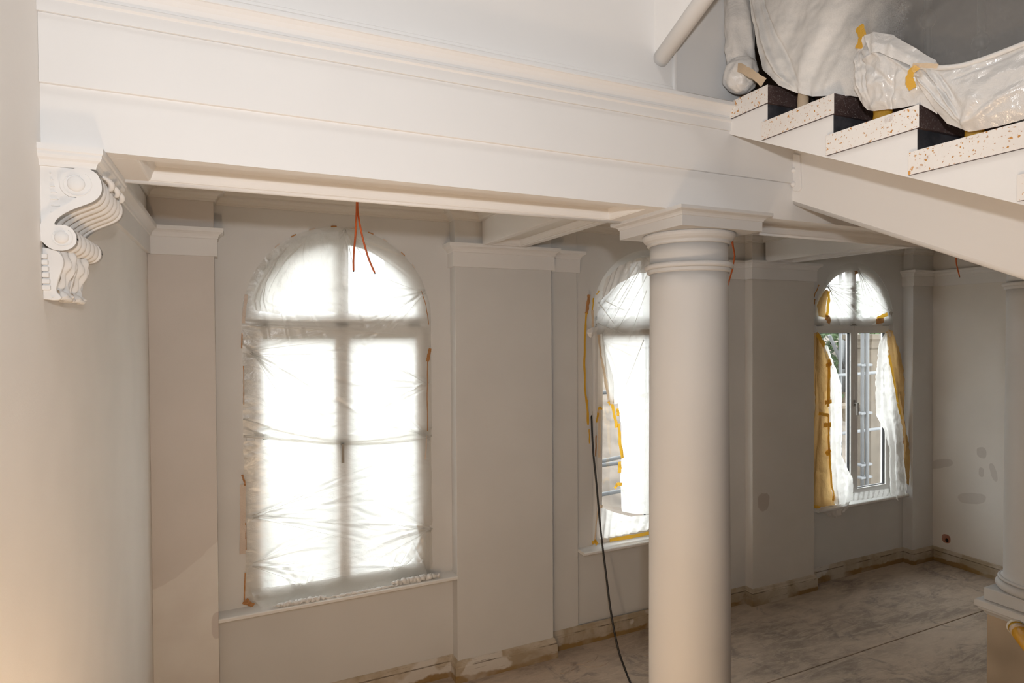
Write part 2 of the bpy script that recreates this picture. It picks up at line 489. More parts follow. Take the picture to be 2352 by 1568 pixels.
shell('ceiling_upper', 'ceiling high above the stair', -0.25, XR+.25, -4.85, BACK, 6.8, 6.95, mat='paint_ceiling', cat='ceiling')
shell('wall_upper_back', 'darkened wall deep behind the stair landing', 0, XR, BACK-.25, BACK, ZC+.06, 6.8, mat='dimmed_plaster')
shell('wall_upper_left', 'smooth white wall rising above the beam cornice', 0, 2.291, 0.004, 0.30, ZT-.06, 6.8, mat='paint_beam')
shell('wall_upper_pier', 'grey shaded narrow wall strip beside the wrapped newel', 2.291, 2.72, 0.035, 0.30, ZT-.06, 6.8, mat='paint_beam')
tag(box('trim_1', 2.284, 2.303, -0.008, 0.034, ZT+.004, 6.8, 'paint_beam', bevel=0.006), 'thin white corner bead at the end of the upper wall', 'trim', kind='structure')
tag(mk('trim_2', *sweep([(0, 0.004), (2.284, 0.004)], [(0, ZT-.02), (.005, ZT-.02), (.005, ZT+.022), (0, ZT+.026)], side=-1), 'paint_beam'), 'low flat plinth strip where the upper wall meets the cornice', 'trim', kind='structure')

# window wall with three arched openings
def window_wall():
    V, F = [], []
    def quad(pts):
        k = len(V); V.extend(pts); F.append(tuple(range(k, k+len(pts))))
    for y in (YW, BACK):
        xs = [0.0]
        for c in WIN: xs += [c-HW, c+HW]
        xs.append(XR)
        for i in range(0, 8, 2): quad([(xs[i], y, -.12), (xs[i+1], y, -.12), (xs[i+1], y, ZC+.06), (xs[i], y, ZC+.06)])
        for c in WIN:
            quad([(c-HW, y, -.12), (c+HW, y, -.12), (c+HW, y, ZSILL-.03), (c-HW, y, ZSILL-.03)])
            A = [math.pi*(1-i/36) for i in range(37)]
            for a, b in zip(A[:-1], A[1:]):
                p, q = (c+HW*math.cos(a), ZS+HW*math.sin(a)), (c+HW*math.cos(b), ZS+HW*math.sin(b))
                quad([(p[0], y, p[1]), (q[0], y, q[1]), (q[0], y, ZC+.06), (p[0], y, ZC+.06)])
    for c in WIN:
        ring = [(c-HW, ZSILL-.03)] + [(c+HW*math.cos(math.pi*(1-i/36)), ZS+HW*math.sin(math.pi*(1-i/36))) for i in range(37)] + [(c+HW, ZSILL-.03)]
        for a, b in zip(ring, ring[1:]+ring[:1]):
            quad([(a[0], YW, a[1]), (b[0], YW, b[1]), (b[0], BACK, b[1]), (a[0], BACK, a[1])])
    return V, F
o = mk('wall_back', *window_wall(), 'paint_wall')
bm = bmesh.new(); bm.from_mesh(o.data); bmesh.ops.remove_doubles(bm, verts=bm.verts, dist=1e-5); bmesh.ops.recalc_face_normals(bm, faces=bm.faces); bm.to_mesh(o.data); bm.free()
tag(o, 'white plaster wall with three tall arched windows between pilasters', 'wall', kind='structure')

# ------------------------------------------------------------------ windows
def ring_bar(xo0, xo1, zo0, zo1, w, y0, y1):
    """rectangular frame ring, w = (left, right, bottom, top)"""
    xi0, xi1, zi0, zi1 = xo0+w[0], xo1-w[1], zo0+w[2], zo1-w[3]
    O = [(xo0, zo0), (xo1, zo0), (xo1, zo1), (xo0, zo1)]; I = [(xi0, zi0), (xi1, zi0), (xi1, zi1), (xi0, zi1)]
    V = [(x, y, z) for y in (y0, y1) for P in (O, I) for x, z in P]; F = []
    for i in range(4):
        j = (i+1) % 4
        F += [(i, j, 4+j, 4+i), (8+i, 8+j, 12+j, 12+i), (i, j, 8+j, 8+i), (4+i, 4+j, 12+j, 12+i)]
    return V, F
YF = 2.462                                      # frame front
def arc_ring(r0, r1, y0, y1, z0, n=36):
    V, F = [], []
    for i in range(n+1):
        a = math.pi*i/n
        for r in (r0, r1):
            for y in (y0, y1): V.append((r*math.cos(a), y, max(z0, ZS+r*math.sin(a))))
    for i in range(n):
        b = i*4; c = b+4
        F += [(b, c, c+1, b+1), (b+2, c+2, c+3, b+3), (b, c, c+2, b+2), (b+1, c+1, c+3, b+3)]
    F += [(0, 1, 3, 2), (n*4, n*4+1, n*4+3, n*4+2)]
    return V, F
fr = join(boxg(-HW, -.60, YF, YF+.07, ZSILL-.02, ZS), boxg(.60, HW, YF, YF+.07, ZSILL-.02, ZS), boxg(-.60, .60, YF, YF+.07, ZSILL-.02, .875))
fan = join(arc_ring(.60, HW, YF, YF+.07, ZS))
MESHES = {}
def shared(key, name, geo, mat, parent, loc, bevel=0.0, smooth=False):
    if key in MESHES: return mk(name, None, None, None, parent, loc=loc, bevel=bevel, mesh=MESHES[key])
    o = mk(name, *geo, mat, parent, loc=loc, bevel=bevel, smooth=smooth); MESHES[key] = o.data
    return o
def fan_pane(s):
    P = [(s*.05, 2.887)] + [(s*.567*math.cos(a), ZS+.567*math.sin(a)) for a in np.linspace(.075, math.pi/2-.09, 20)]
    return extrude(P, 'Y', YF+.038, YF+.044)
def fan_bead(s):
    P = [(s*.045, 2.88)] + [(s*.575*math.cos(a), ZS+.575*math.sin(a)) for a in np.linspace(.065, math.pi/2-.08, 20)]
    Q = [(s*.055, 2.892)] + [(s*.562*math.cos(a), ZS+.562*math.sin(a)) for a in np.linspace(.085, math.pi/2-.10, 20)]
    n = len(P); V = [(x, y, z) for y in (YF+.012, YF+.04) for L in (P, Q) for x, z in L]; F = []
    for i in range(n):
        j = (i+1) % n
        F += [(i, j, n+j, n+i), (n+i, n+j, 3*n+j, 3*n+i)]
    return V, F
def build_window(k, c, label):
    w = thing('window_%d' % k, label, 'window', (c, YF, ZSILL), kind='structure')
    L = (c, 0, 0)
    shared('jamb_l', 'frame_jamb', boxg(-HW, -.60, YF, YF+.07, ZSILL-.02, ZS), 'paint_window', w, L, 0.003)
    shared('jamb_r', 'frame_jamb', boxg(.60, HW, YF, YF+.07, ZSILL-.02, ZS), 'paint_window', w, L, 0.003)
    shared('bottom', 'bottom_rail', boxg(-.60, .60, YF, YF+.07, ZSILL-.02, .872), 'paint_window', w, L, 0.003)
    shared('arch', 'arch_frame', arc_ring(.572, HW, YF, YF+.07, ZS), 'paint_window', w, L)
    shared('transom', 'transom', boxg(-.60, .60, YF, YF+.07, 2.79, 2.886), 'paint_window', w, L, 0.003)
    shared('fanbar', 'fanlight_bar', boxg(-.052, .052, YF+.004, YF+.066, 2.886, ZS+.60), 'paint_window', w, L, 0.003)
    for s, nm in ((-1, 'l'), (1, 'r')):
        f = shared('bead'+nm, 'fanlight_bead', fan_bead(s), 'gasket_black', w, L)
        shared('fpane'+nm, 'pane', fan_pane(s), 'clear_glass', f, L)
    for s, nm in ((-1, 'l'), (1, 'r')):
        x0, x1 = (-.605, -.002) if s < 0 else (.002, .605)
        tilt = (k == 2 and s < 0)
        sash_g = ring_bar(x0, x1, .868, 2.792, (.055, .055, .078, .08), YF-.014, YF+.052)
        seal_g = ring_bar(x0+.052, x1-.052, .943, 2.715, (.008,)*4, YF+.004, YF+.03)
        pane_g = boxg(x0+.053, x1-.053, YF+.026, YF+.032, .944, 2.714)
        if tilt:
            def tl(g):
                a = R(1.2); return [(x, YF+(y-YF)*math.cos(a)-(z-.868)*math.sin(a), .868+(z-.868)*math.cos(a)+(y-YF)*math.sin(a)) for x, y, z in g[0]], g[1]
            sash_g, seal_g, pane_g = tl(sash_g), tl(seal_g), tl(pane_g)
        key = nm + ('tilt' if tilt else '')
        sa = shared('sash'+key, 'sash', sash_g, 'paint_window', w, L, 0.004)
        shared('seal'+key, 'gasket', seal_g, 'gasket_black', sa, L)
        shared('pane'+key, 'pane', pane_g, 'clear_glass', sa, L)
    for i, x in enumerate((-.55, 0.0, .55)):
        shared('hinge%d' % i, 'hinge_cover', boxg(x-.045, x+.045, YF-.022, YF+.01, 2.795, 2.815), 'steel_grey', w, L, 0.003)
    h = shared('rose', 'handle_rose', boxg(-.025, .005, YF-.026, YF-.012, 1.885, 1.955), 'steel_grey', w, L, 0.004)
    shared('grip', 'handle_grip', join(tube([(-.01, YF-.02, 1.92), (-.01, YF-.06, 1.92)], .009, 10), boxg(-.019, .000, YF-.068, YF-.052, 1.79, 1.93)), 'steel_grey', h, L)
    return w
wins = [build_window(1, WIN[0], 'large arched window at the left fully covered with milky film'),
        build_window(2, WIN[1], 'arched window half hidden behind the column with a tilted sash'),
        build_window(3, WIN[2], 'arched window at the right with two bare panes and scaffolding outside')]
for k, (x0, x1) in enumerate(((.381, 2.063), (3.215, 4.855), (6.10, 7.60))):
    s_ = mk('window_sill', *sweep([(x0, YW), (x1, YW)], [(-.05, ZSILL-.028), (.125, ZSILL-.030), (.132, ZSILL-.024), (.132, ZSILL-.008), (.125, ZSILL-.002), (-.05, ZSILL)], side=-1), 'paint_window', wins[k])

# ------------------------------------------------------------------ pilasters
def cap_prof():
    return [(0, CAPB), (.020, CAPB), (.020, CAPF), (.026, CAPF+.004), (.028, CAPF+.016), (.036, CAPF+.030), (.050, CAPF+.041), (.058, CAPF+.044), (.060, CAPF+.052), (.060, CAPT), (0, CAPT)]
def pilaster(label, x0, x1, yf, yb, mat='paint_wall', lo=True, hi=True, grp='wall pilasters'):
    t = thing('pilaster', label, 'pilaster', ((x0+x1)/2, yf, 0), grp)
    box('shaft', x0, x1, yf, yb, 0, ZC, mat, t, bevel=0.003)
    path = ([(x0, yb)] if lo else []) + [(x0, yf), (x1, yf)] + ([(x1, yb)] if hi else [])
    mk('capital', *sweep(path, cap_prof(), side=-1), 'paint_white', t)
    return t
pilaster('corner pilaster with two tone paint beside the left wall', 0, .381, YP, YW, 'paint_two_tone', lo=False)
pilaster('broad pilaster between the film covered window and the column', 2.063, 2.914, YP, YW)
pilaster('shallow pilaster strip left of the half hidden window', 2.914, 3.215, YQ, YW, lo=False)
pilaster('shallow pilaster strip just right of the column shaft', 4.855, 5.17, YQ, YW, hi=False)
pilaster('broad pilaster with a faint stain left of the scaffold window', 5.17, 6.043, YP, YW, 'paint_pilaster_patch')
pilaster('narrow pilaster in the far right corner', 7.683, XR, YP, YW, hi=False)
for n_, (p, label, sd) in enumerate((([(0, .40), (0, YP)], 'moulded band along the left wall behind the corbel', -1), ([(XR, YP), (XR, .45)], 'moulded band along the right end wall', -1))):
    tag(mk('trim_%d' % (3+n_), *sweep(p, cap_prof(), side=sd), 'paint_white'), label, 'moulding', kind='structure')

# baseboards: one board per wall run
bprof = [(0, 0), (.026, 0), (.026, .118), (.022, .124), (.022, .132), (.016, .142), (.012, .158), (.004, .166), (0, .166)]
bb = thing('baseboard_back', 'stripped dirty baseboard along the window wall', 'baseboard', kind='structure')
for p in ([(0, YP), (.381, YP), (.381, YW)], [(.381, YW), (2.063, YW)], [(2.063, YW), (2.063, YP), (2.914, YP), (2.914, YQ)],
          [(2.914, YQ), (5.17, YQ)], [(5.17, YQ), (5.17, YP), (6.043, YP), (6.043, YW)], [(6.043, YW), (7.683, YW)], [(7.683, YW), (7.683, YP), (XR, YP)]):
    mk('board', *sweep(p, bprof, side=-1), 'stripped_baseboard', bb)
tag(mk('baseboard_right', *sweep([(XR, YP), (XR, -4.6)], bprof, side=-1), 'stripped_baseboard'), 'stripped brown baseboard along the right end wall', 'baseboard', kind='structure')
tag(mk('baseboard_left', *sweep([(0, -4.6), (0, YP)], bprof, side=-1), 'stripped_baseboard'), 'stripped baseboard along the left wall', 'baseboard', kind='structure')

# ceiling cornices, one per coffer, and the two cross beams
CB = ((2.28, 2.645), (5.31, 5.66))
cprof = [(0, 3.617), (.012, 3.617), (.012, 3.628), (.020, 3.632), (.026, 3.650), (.042, 3.664), (.060, 3.668), (.060, 3.680), (.075, 3.700), (.095, 3.712), (.095, 3.7199), (0, 3.7199)]
bays = ([(0, YB), (0, YP), (.381, YP), (.381, YW), (2.063, YW), (2.063, YP), (CB[0][0], YP), (CB[0][0], YB)],
        [(CB[0][1], YB), (CB[0][1], YP), (2.914, YP), (2.914, YQ), (3.215, YQ), (3.215, YW), (4.855, YW), (4.855, YQ), (5.17, YQ), (5.17, YP), (CB[1][0], YP), (CB[1][0], YB)],
        [(CB[1][1], YB), (CB[1][1], YP), (6.043, YP), (6.043, YW), (7.683, YW), (7.683, YP), (XR, YP), (XR, YB)])
for i, (p, l) in enumerate(zip(bays, ('moulded ceiling cornice above the film covered window', 'moulded ceiling cornice of the coffer behind the column', 'moulded ceiling cornice of the far right coffer'))):
    tag(mk('trim_%d' % (5+i), *sweep(p, cprof, True, side=-1), 'paint_ceiling'), l, 'cornice', kind='structure')
for (x0, x1), l in zip(CB, ('white ceiling cross beam with sunken soffit panel, left of the column capital', 'white ceiling cross beam with sunken soffit panel, right of the column')):
    t = thing('ceiling_beam', l, 'beam', ((x0+x1)/2, 1.35, ZC), 'ceiling cross beams')
    z0, y1 = 3.426, YP-.035
    mk('beam_case', *join(boxg(x0, x0+.055, YB, y1, z0, ZC), boxg(x1-.055, x1, YB, y1, z0, ZC), boxg(x0+.055, x1-.055, y1-.07, y1, z0, ZC), boxg(x0+.055, x1-.055, YB, YB+.07, z0, ZC)), 'paint_white', t, bevel=0.003)
    if x0 < 3: box('gap_shade_strip', x0+.02, x1-.01, 2.2535, 2.2565, 3.4335, 3.4405, 'painted_shade', t)  # solid dark strip that paints in the shade of the open gap
    box('soffit_panel', x0+.055, x1-.055, YB+.07, y1-.07, z0+.045, ZC, 'paint_ceiling', t)
    mk('panel_moulding', *sweep([(x0+.055, YB+.07), (x1-.055, YB+.07), (x1-.055, y1-.07), (x0+.055, y1-.07)], [(0, z0+.008), (.010, z0+.008), (.024, z0+.018), (.034, z0+.040), (.034, z0+.045), (0, z0+.045)], True, side=1), 'paint_white', t)

# ------------------------------------------------------------------ main beam on the columns
XE = 5.22
be = thing('architrave_beam', 'big white banded beam with moulded cornice running from the corbel over the column', 'beam', (1.2, .19, ZB))
lab(box('fascia_band', 0, XE+.5, 0, .012, ZB, Z1, 'paint_beam', be), 'lowest plain fascia band')
box('beam_core', 0, XE+.5, .012, YB, ZB+.06, Z1, 'paint_beam', be)
box('fascia_band', 0, XE+.5, -.014, YB-.02, Z1, Z2, 'paint_beam', be, bevel=0.002)
mk('fascia_band', *sweep([(0, 0), (XE+.5, 0)], [(-.3, Z2), (.022, Z2), (.022, 3.700), (.026, 3.704), (-.3, 3.704)], side=-1), 'paint_beam', be)
mk('cornice', *sweep([(0, 0), (2.605, 0)], [(-.004, 3.702), (.024, 3.702), (.030, 3.706), (.030, 3.716), (.024, 3.720), (.025, 3.728), (.031, 3.742), (.042, 3.754), (.055, 3.762), (.061, 3.763), (.061, 3.768), (.055, 3.769), (.055, 3.782), (.045, 3.790), (-.004, 3.800)], side=-1), 'paint_beam', be)
def soffit(x0, x1, tagl):
    a, b, c, d = .057, .345, x0+.075, x1-.085
    mk('soffit_border', *join(boxg(x0, x1, .012, a, ZB, ZB+.06), boxg(x0, c, a, b, ZB, ZB+.06), boxg(d, x1, a, b, ZB, ZB+.06), boxg(x0, x1, b, YB, ZB, ZB+.06)), 'paint_beam', be, bevel=0.002)
    lab(box('soffit_panel', c, d, a, b, ZB+.049, ZB+.06, 'paint_beam', be), tagl)
    mk('soffit_moulding', *sweep([(c, a), (d, a), (d, b), (c, b)], [(0, ZB+.002), (.004, ZB+.004), (.007, ZB+.010), (.013, ZB+.026), (.022, ZB+.040), (.026, ZB+.049), (0, ZB+.049)], True, side=1), 'paint_beam', be)
    mk('soffit_bead', *tube([(x0, b+.012, ZB), (x1, b+.012, ZB)], .010, 14), 'paint_beam', be, smooth=True)
soffit(.156, 2.262, 'sunken panel under the beam between corbel and column')
soffit(2.775, XE, 'sunken panel under the beam right of the column')
for x0, x1 in ((0, .156), (2.262, 2.775), (XE, XE+.5)):
    box('soffit_block', x0, x1, .012, YB, ZB, ZB+.06, 'paint_beam', be)

# ------------------------------------------------------------------ columns
def column(label, cx, cy, zplinth, ped=False):
    t = thing('column', label, 'column', (cx, cy, 0 if ped else 0), 'round columns of the stair arcade')
    h = .236
    sq = [(cx-h, cy-h), (cx+h, cy-h), (cx+h, cy+h), (cx-h, cy+h)]
    ab = mk('abacus', *sweep(sq, [(0, 3.202), (0, 3.246), (.004, 3.248), (.006, 3.254), (.012, 3.261), (.024, 3.266), (.031, 3.268), (.034, 3.272), (.034, 3.284), (-.15, 3.284), (-.15, 3.202)], True, side=-1), 'paint_column', t)
    box('abacus_core', cx-h+.08, cx+h-.08, cy-h+.08, cy+h-.08, 3.2035, 3.283, 'paint_column', t)
    mk('echinus', *lathe([(.15, 3.2025), (.212, 3.2025), (.218, 3.198), (.219, 3.191), (.216, 3.182), (.208, 3.172), (.198, 3.165), (.196, 3.163), (.196, 3.152), (.190, 3.148), (.15, 3.148)], cx, cy, 96), 'paint_column', t, smooth=False)
    mk('neck', *lathe([(.1835, 3.050), (.1835, 3.150)], cx, cy, 96), 'paint_column', t, smooth=True)
    mk('astragal', *lathe([(.15, 3.062), (.196, 3.062)] + [(.196+.0135*math.sin(a), 3.0485+.0135*math.cos(a)) for a in np.linspace(0.05, math.pi, 9)] + [(.197, 3.034), (.197, 3.022), (.190, 3.016), (.15, 3.016)], cx, cy, 96), 'paint_column', t)
    zb = zplinth+.085
    prof = []
    H = 3.03-zb-.10
    for i in range(25):
        s = i/24; r = .1945-.011*s**1.4
        prof.append((r, zb+.10+H*s))
    prof = [(.212, zb+.088), (.201, zb+.096)] + prof
    mk('shaft', *lathe(prof, cx, cy, 96), 'paint_column', t, smooth=True)
    mk('base_torus', *lathe([(.15, zb+.002)] + [(.205+.034*math.sin(a), zb+.034-.032*math.cos(a)) for a in np.linspace(.1, math.pi-.1, 11)] + [(.214, zb+.070), (.212, zb+.072)] + [(.212+.014*math.sin(a), zb+.081-.010*math.cos(a)) for a in np.linspace(.1, math.pi-.1, 7)] + [(.15, zb+.092)], cx, cy, 96), 'paint_column', t)
    box('plinth', cx-.225, cx+.225, cy-.225, cy+.225, zplinth, zb+.003, 'paint_column', t, bevel=0.008)
    q = .26
    ps = thing('pedestal', label.replace('column', 'pedestal').replace('white', 'brown stone') if False else ('brown stone pedestal under the right column' if ped else 'stone pedestal under the foreground column'), 'pedestal', (cx, cy, 0), 'column pedestals')
    mk('pedestal_cap', *sweep([(cx-.21, cy-.21), (cx+.21, cy-.21), (cx+.21, cy+.21), (cx-.21, cy+.21)], [(-.1, zplinth-.100), (.002, zplinth-.100), (.014, zplinth-.082), (.030, zplinth-.072), (.036, zplinth-.064), (.036, zplinth-.056), (.048, zplinth-.050), (.052, zplinth-.044), (.052, zplinth-.006), (.048, zplinth-.001), (-.1, zplinth-.001)], True, side=-1), 'paint_wall', ps)
    box('pedestal_core', cx-.12, cx+.12, cy-.12, cy+.12, zplinth-.1, zplinth-.0015, 'paint_wall', ps)
    box('pedestal_die', cx-.21, cx+.21, cy-.21, cy+.21, 0.0, zplinth-.098, 'stone_pedestal', ps, bevel=0.004)
    return t
column('white round column with square abacus standing in the foreground', 2.516, .172, .74)
column('white round column cut by the right edge, on a brown pedestal', 5.50, .10, .84, ped=True)

# ------------------------------------------------------------------ scroll corbel at the left end of the beam
co = thing('scroll_corbel', 'ornate white scroll corbel with acanthus leaves on the left wall', 'corbel', (0, .17, 2.85))
Y0, Y1 = -.022, .362
mk('top_slab', *sweep([(0, Y0+.004), (.132, Y0+.004), (.132, Y1-.004), (0, Y1-.004)], [(-.1, 3.224), (.004, 3.224), (.006, 3.232), (.010, 3.240), (.018, 3.246), (.020, 3.250), (.022, 3.254), (.022, 3.262), (.026, 3.266), (.026, 3.283), (-.1, 3.283)], side=-1), 'paint_beam', co)
box('slab_core', 0, .125, Y0+.03, Y1-.03, 3.2245, 3.2825, 'paint_beam', co)
ctr = [(.118, 3.226), (.138, 3.212), (.148, 3.190), (.150, 3.166), (.143, 3.146), (.128, 3.130), (.105, 3.117), (.080, 3.104), (.056, 3.088), (.040, 3.072), (.034, 3.060), (.037, 3.056), (.058, 3.056), (.076, 3.046), (.085, 3.028), (.085, 3.008), (.076, 2.993), (.060, 2.984), (.042, 2.982), (.022, 2.988), (.004, 3.006)]
cp_ = [Vector((x, 0, z)) for x, z in ctr]
cs = smooth_pts(cp_, 5)
def ribs(y):
    s = (y-Y0)/(Y1-Y0)
    if s < .10: return 0.0 if s < .07 else -.018*(s-.07)/.03
    if s > .90: return 0.0 if s > .93 else -.018*(.93-s)/.03
    k = (s-.10)/.80*5.0
    f = k - math.floor(k)
    b = .5-.5*math.cos(2*math.pi*f)
    return -.018+.018*b**.55
ny = 150
V, F = [], []
for j in range(ny):
    y = Y0+(Y1-Y0)*j/(ny-1); r = ribs(y)
    for i, p in enumerate(cs):
        d = (cs[min(i+1, len(cs)-1)]-cs[max(i-1, 0)]).normalized()
        n_ = Vector((-d.z, 0, d.x))
        e = min(1.0, i/6.0, (len(cs)-1-i)/6.0)
        V.append((max(.001, p.x+n_.x*r*e), y, p.z+n_.z*r*e))
mk('ribbed_scroll', V, gridf(len(cs), ny), 'paint_beam', co, smooth=True)
inner = [(.004, 3.062), (.022, 3.086), (.045, 3.104), (.070, 3.122), (.088, 3.139), (.070, 3.140), (.056, 3.150), (.048, 3.166), (.048, 3.184), (.055, 3.203), (.070, 3.216), (.090, 3.226)]
sp = [(p.x, p.z) for p in cs]
mk('scroll_side', *extrude(sp + [(.001, 3.006), (.001, 3.055)] + inner, 'Y', Y0-.001, Y0+.022), 'paint_beam', co)
mk('scroll_side', *extrude(sp + [(.001, 3.006), (.001, 3.055)] + inner, 'Y', Y1-.022, Y1+.001), 'paint_beam', co)
mk('back_panel', *extrude([(0, 3.04)] + inner + [(.12, 3.226), (0, 3.226)], 'Y', Y0+.010, Y1-.01), 'paint_beam', co)
for i in range(7):
    box('comb_flute', .022+.002*(i % 2), .050-.004*i, Y0+.006, Y0+.014, 3.092+.0185*i, 3.097+.0185*i, 'paint_beam', co, bevel=0.002)
for cx, cz, r0, r1 in ((.087, 3.178, .0225, .038), (.050, 3.020, .018, .027)):
    V, F = lathe([(.0005, .011)] + [(r0*math.sin(a), .011*math.cos(a)) for a in np.linspace(.15, math.pi/2, 8)], 0, 0, 28, cap=False)
    mk('scroll_eye', [(cx+x, Y0-.001-z, cz+y) for x, y, z in V], F, 'paint_beam', co, smooth=True)
    tt = [(cx+(r0+(r1-r0)*(.15+.85*min(1, a/5)))*math.cos(a+1.2), Y0-.001, cz+(r0+(r1-r0)*(.15+.85*min(1, a/5)))*math.sin(a+1.2)) for a in np.linspace(0, 6.0, 40)]
    mk('spiral_fillet', *tube(tt, .0014, 6), 'paint_beam', co, smooth=True)
# two acanthus leaves hanging under the lower volute
prof_l = [(.050, 2.992), (.060, 2.972), (.063, 2.955), (.058, 2.935), (.050, 2.915), (.044, 2.895), (.040, 2.878), (.042, 2.868), (.050, 2.860), (.054, 2.853), (.046, 2.846), (.030, 2.845)]
for yc in (.060, .225):
    L = smooth_pts([Vector((x, 0, z)) for x, z in prof_l], 5); nv_, nu_ = len(L), 41
    V = []
    for i, p in enumerate(L):
        t = i/(nv_-1)
        hw = .070*(1-.22*math.sin(math.pi*t))*(1+.05*math.sin(t*26))
        for q in range(nu_):
            s = -1+2*q/(nu_-1)
            fall = 1-abs(s)**2.2
            rib = .0045*math.cos(s*math.pi*3.5+.4*math.sin(t*9))*(1-.4*t)+.004*math.exp(-(s/.13)**2)
            x = .006+(p.x-.006)*(.74+.26*fall)+rib+.003*math.sin(t*24+abs(s)*5)
            V.append((max(.001, x), yc+s*hw, p.z-.010*abs(s)**1.5*(1-t)+.004*math.sin(t*22)*abs(s)))
    mk('acanthus_leaf', V, gridf(nu_, nv_), 'paint_beam', co, smooth=True)
    mk('leaf_cheek', *extrude([(0, 2.992)] + [(p.x*.80, p.z-.006) for p in L] + [(0, 2.842)], 'Y', yc-.066, yc-.05), 'paint_beam', co, bevel=0.003)
    mk('leaf_tip', *tube(smooth_pts([(.028, yc-.05, 2.848), (.045, yc-.03, 2.850), (.050, yc, 2.846), (.045, yc+.03, 2.850), (.028, yc+.05, 2.848)], 4), .0085, 10), 'paint_beam', co, smooth=True)
    for i in range(6):
        z = 2.868+.018*i
        box('leaf_tooth', 0, .020-.0012*i, yc-.078, yc-.058+.002*i, z, z+.0145, 'paint_beam', co, bevel=0.003)
for yc in (.09, .19, .28):   # curled leaves under the slab
    mk('curl_leaf', *tube(smooth_pts([(.140, yc-.035, 3.222), (.152, yc-.015, 3.216), (.158, yc, 3.205), (.152, yc+.015, 3.196), (.142, yc+.03, 3.200)], 5), .0065, 10, lambda t: .5+.9*math.sin(math.pi*t)), 'paint_beam', co, smooth=True)

# ------------------------------------------------------------------ stair flight on the right
SL = .151/.316
st = thing('stair_flight', 'white sided stair flight with dark stone treads descending on the right', 'staircase', (2.6, 0, 3.79))
XS, XS2 = 2.60, 4.30
NT_ = 7
edges = [-.245-.316*i for i in range(NT_)]
tv, tf = boxg(XS-.012, XS2, -.358, 0.0, -.078, 0.0)
for i, ye in enumerate(edges):
    zt = 3.793-.151*i
    yb_ = 0.003 if i == 0 else ye+.353
    t_ = mk('tread', *boxg(XS-.010, XS2, ye, yb_, zt-.078, zt), 'dark_stone', st, bevel=0.0015)
    t_.data.materials.append(MATS['oversprayed_stone'])
    for p in t_.data.polygons:
        if p.normal.x < -.5: p.material_index = 1
    lab(t_, 'dark stone tread with white paint mist and rust specks on its end')
    box('riser', XS+.004, XS2, ye+.012, ye+.030, zt-.151, zt-.078, 'slate_riser', st)
# outer string: saw-tooth side between treads and the raking lower edge
def zlow(y): return 3.657+SL*y
for i, ye in enumerate(edges):
    zt = 3.793-.151*i; ya = .02 if i == 0 else edges[i-1]+.0125
    y_ = ye+.0125
    mk('string_panel', *extrude([(ya, zlow(ya)), (ya, zt-.077), (y_, zt-.077), (y_, zlow(y_))], 'X', XS, XS+.05), 'paint_beam', st)
yl = edges[-1]
mk('string_soffit', *extrude([(.02, zlow(.02)), (.02, zlow(.02)+.02), (yl, zlow(yl)+.02), (yl, zlow(yl))], 'X', XS+.002, XS2), 'paint_beam', st)
ca = [(-.014, .300-.012), (-.006, .298)]
def zc_(y): return 3.362+.466*y
YL = -2.0
mk('carriage_beam', *extrude([(0.0, zc_(0)+.02), (0.0, zlow(0)-.001), (YL, zlow(YL)-.001), (YL, zc_(YL)+.02)], 'X', 3.022, 3.24), 'paint_beam', st)
mk('carriage_roll', *tube([(3.045, .0, zc_(0)+.022), (3.045, YL, zc_(YL)+.022)], .022, 16), 'paint_beam', st, smooth=True)
mk('carriage_underside', *extrude([(0.0, zc_(0)), (0.0, zc_(0)+.03), (YL, zc_(YL)+.03), (YL, zc_(YL))], 'X', 3.045, 3.235), 'paint_beam', st)
# end plate with bolts where the carriage meets the beam
pl = [at(*p, 'X', 3.016) for p in ((1818, 352), (1838, 356), (1841, 432), (1835, 440), (1822, 438), (1817, 400))]
pv = [(3.012, p[1], p[2]) for p in pl] + [(3.030, p[1], p[2]) for p in pl]
n6 = len(pl)
mk('end_plate', pv, [tuple(range(n6)), tuple(range(n6, 2*n6))] + [(i, (i+1) % n6, n6+(i+1) % n6, n6+i) for i in range(n6)], 'paint_beam', st, bevel=0.003)
for u, v in ((1820, 392), (1820, 424)):
    p = at(u, v, 'X', 3.012)
    V, F = lathe([(.0005, .016), (.008, .014), (.013, .006), (.014, 0)], 0, 0, 16, cap=False)
    mk('bolt_head', [(3.013-z, p[1]-.006+x, p[2]+y) for x, y, z in V], F, 'paint_beam', st, smooth=True)

# raking string of the flight above, with a rolled lower edge
rk = thing('raking_string', 'white raking stair string with rounded lower edge at the top', 'stair string', (2.19, 0, 3.92))
def zr(y): return 3.905-.466*y
XK = 2.187
mk('string_face', *extrude([(.02, zr(.02)+.03), (.02, 5.6), (-1.6, 5.6+.466*1.6), (-1.6, zr(-1.6)+.03)], 'X', XK, XK+.062), 'paint_beam', rk)
mk('rolled_edge', *tube([(XK+.030, .01, zr(.01)+.030), (XK+.030, -1.6, zr(-1.6)+.030)], .036, 24), 'paint_beam', rk, smooth=True)

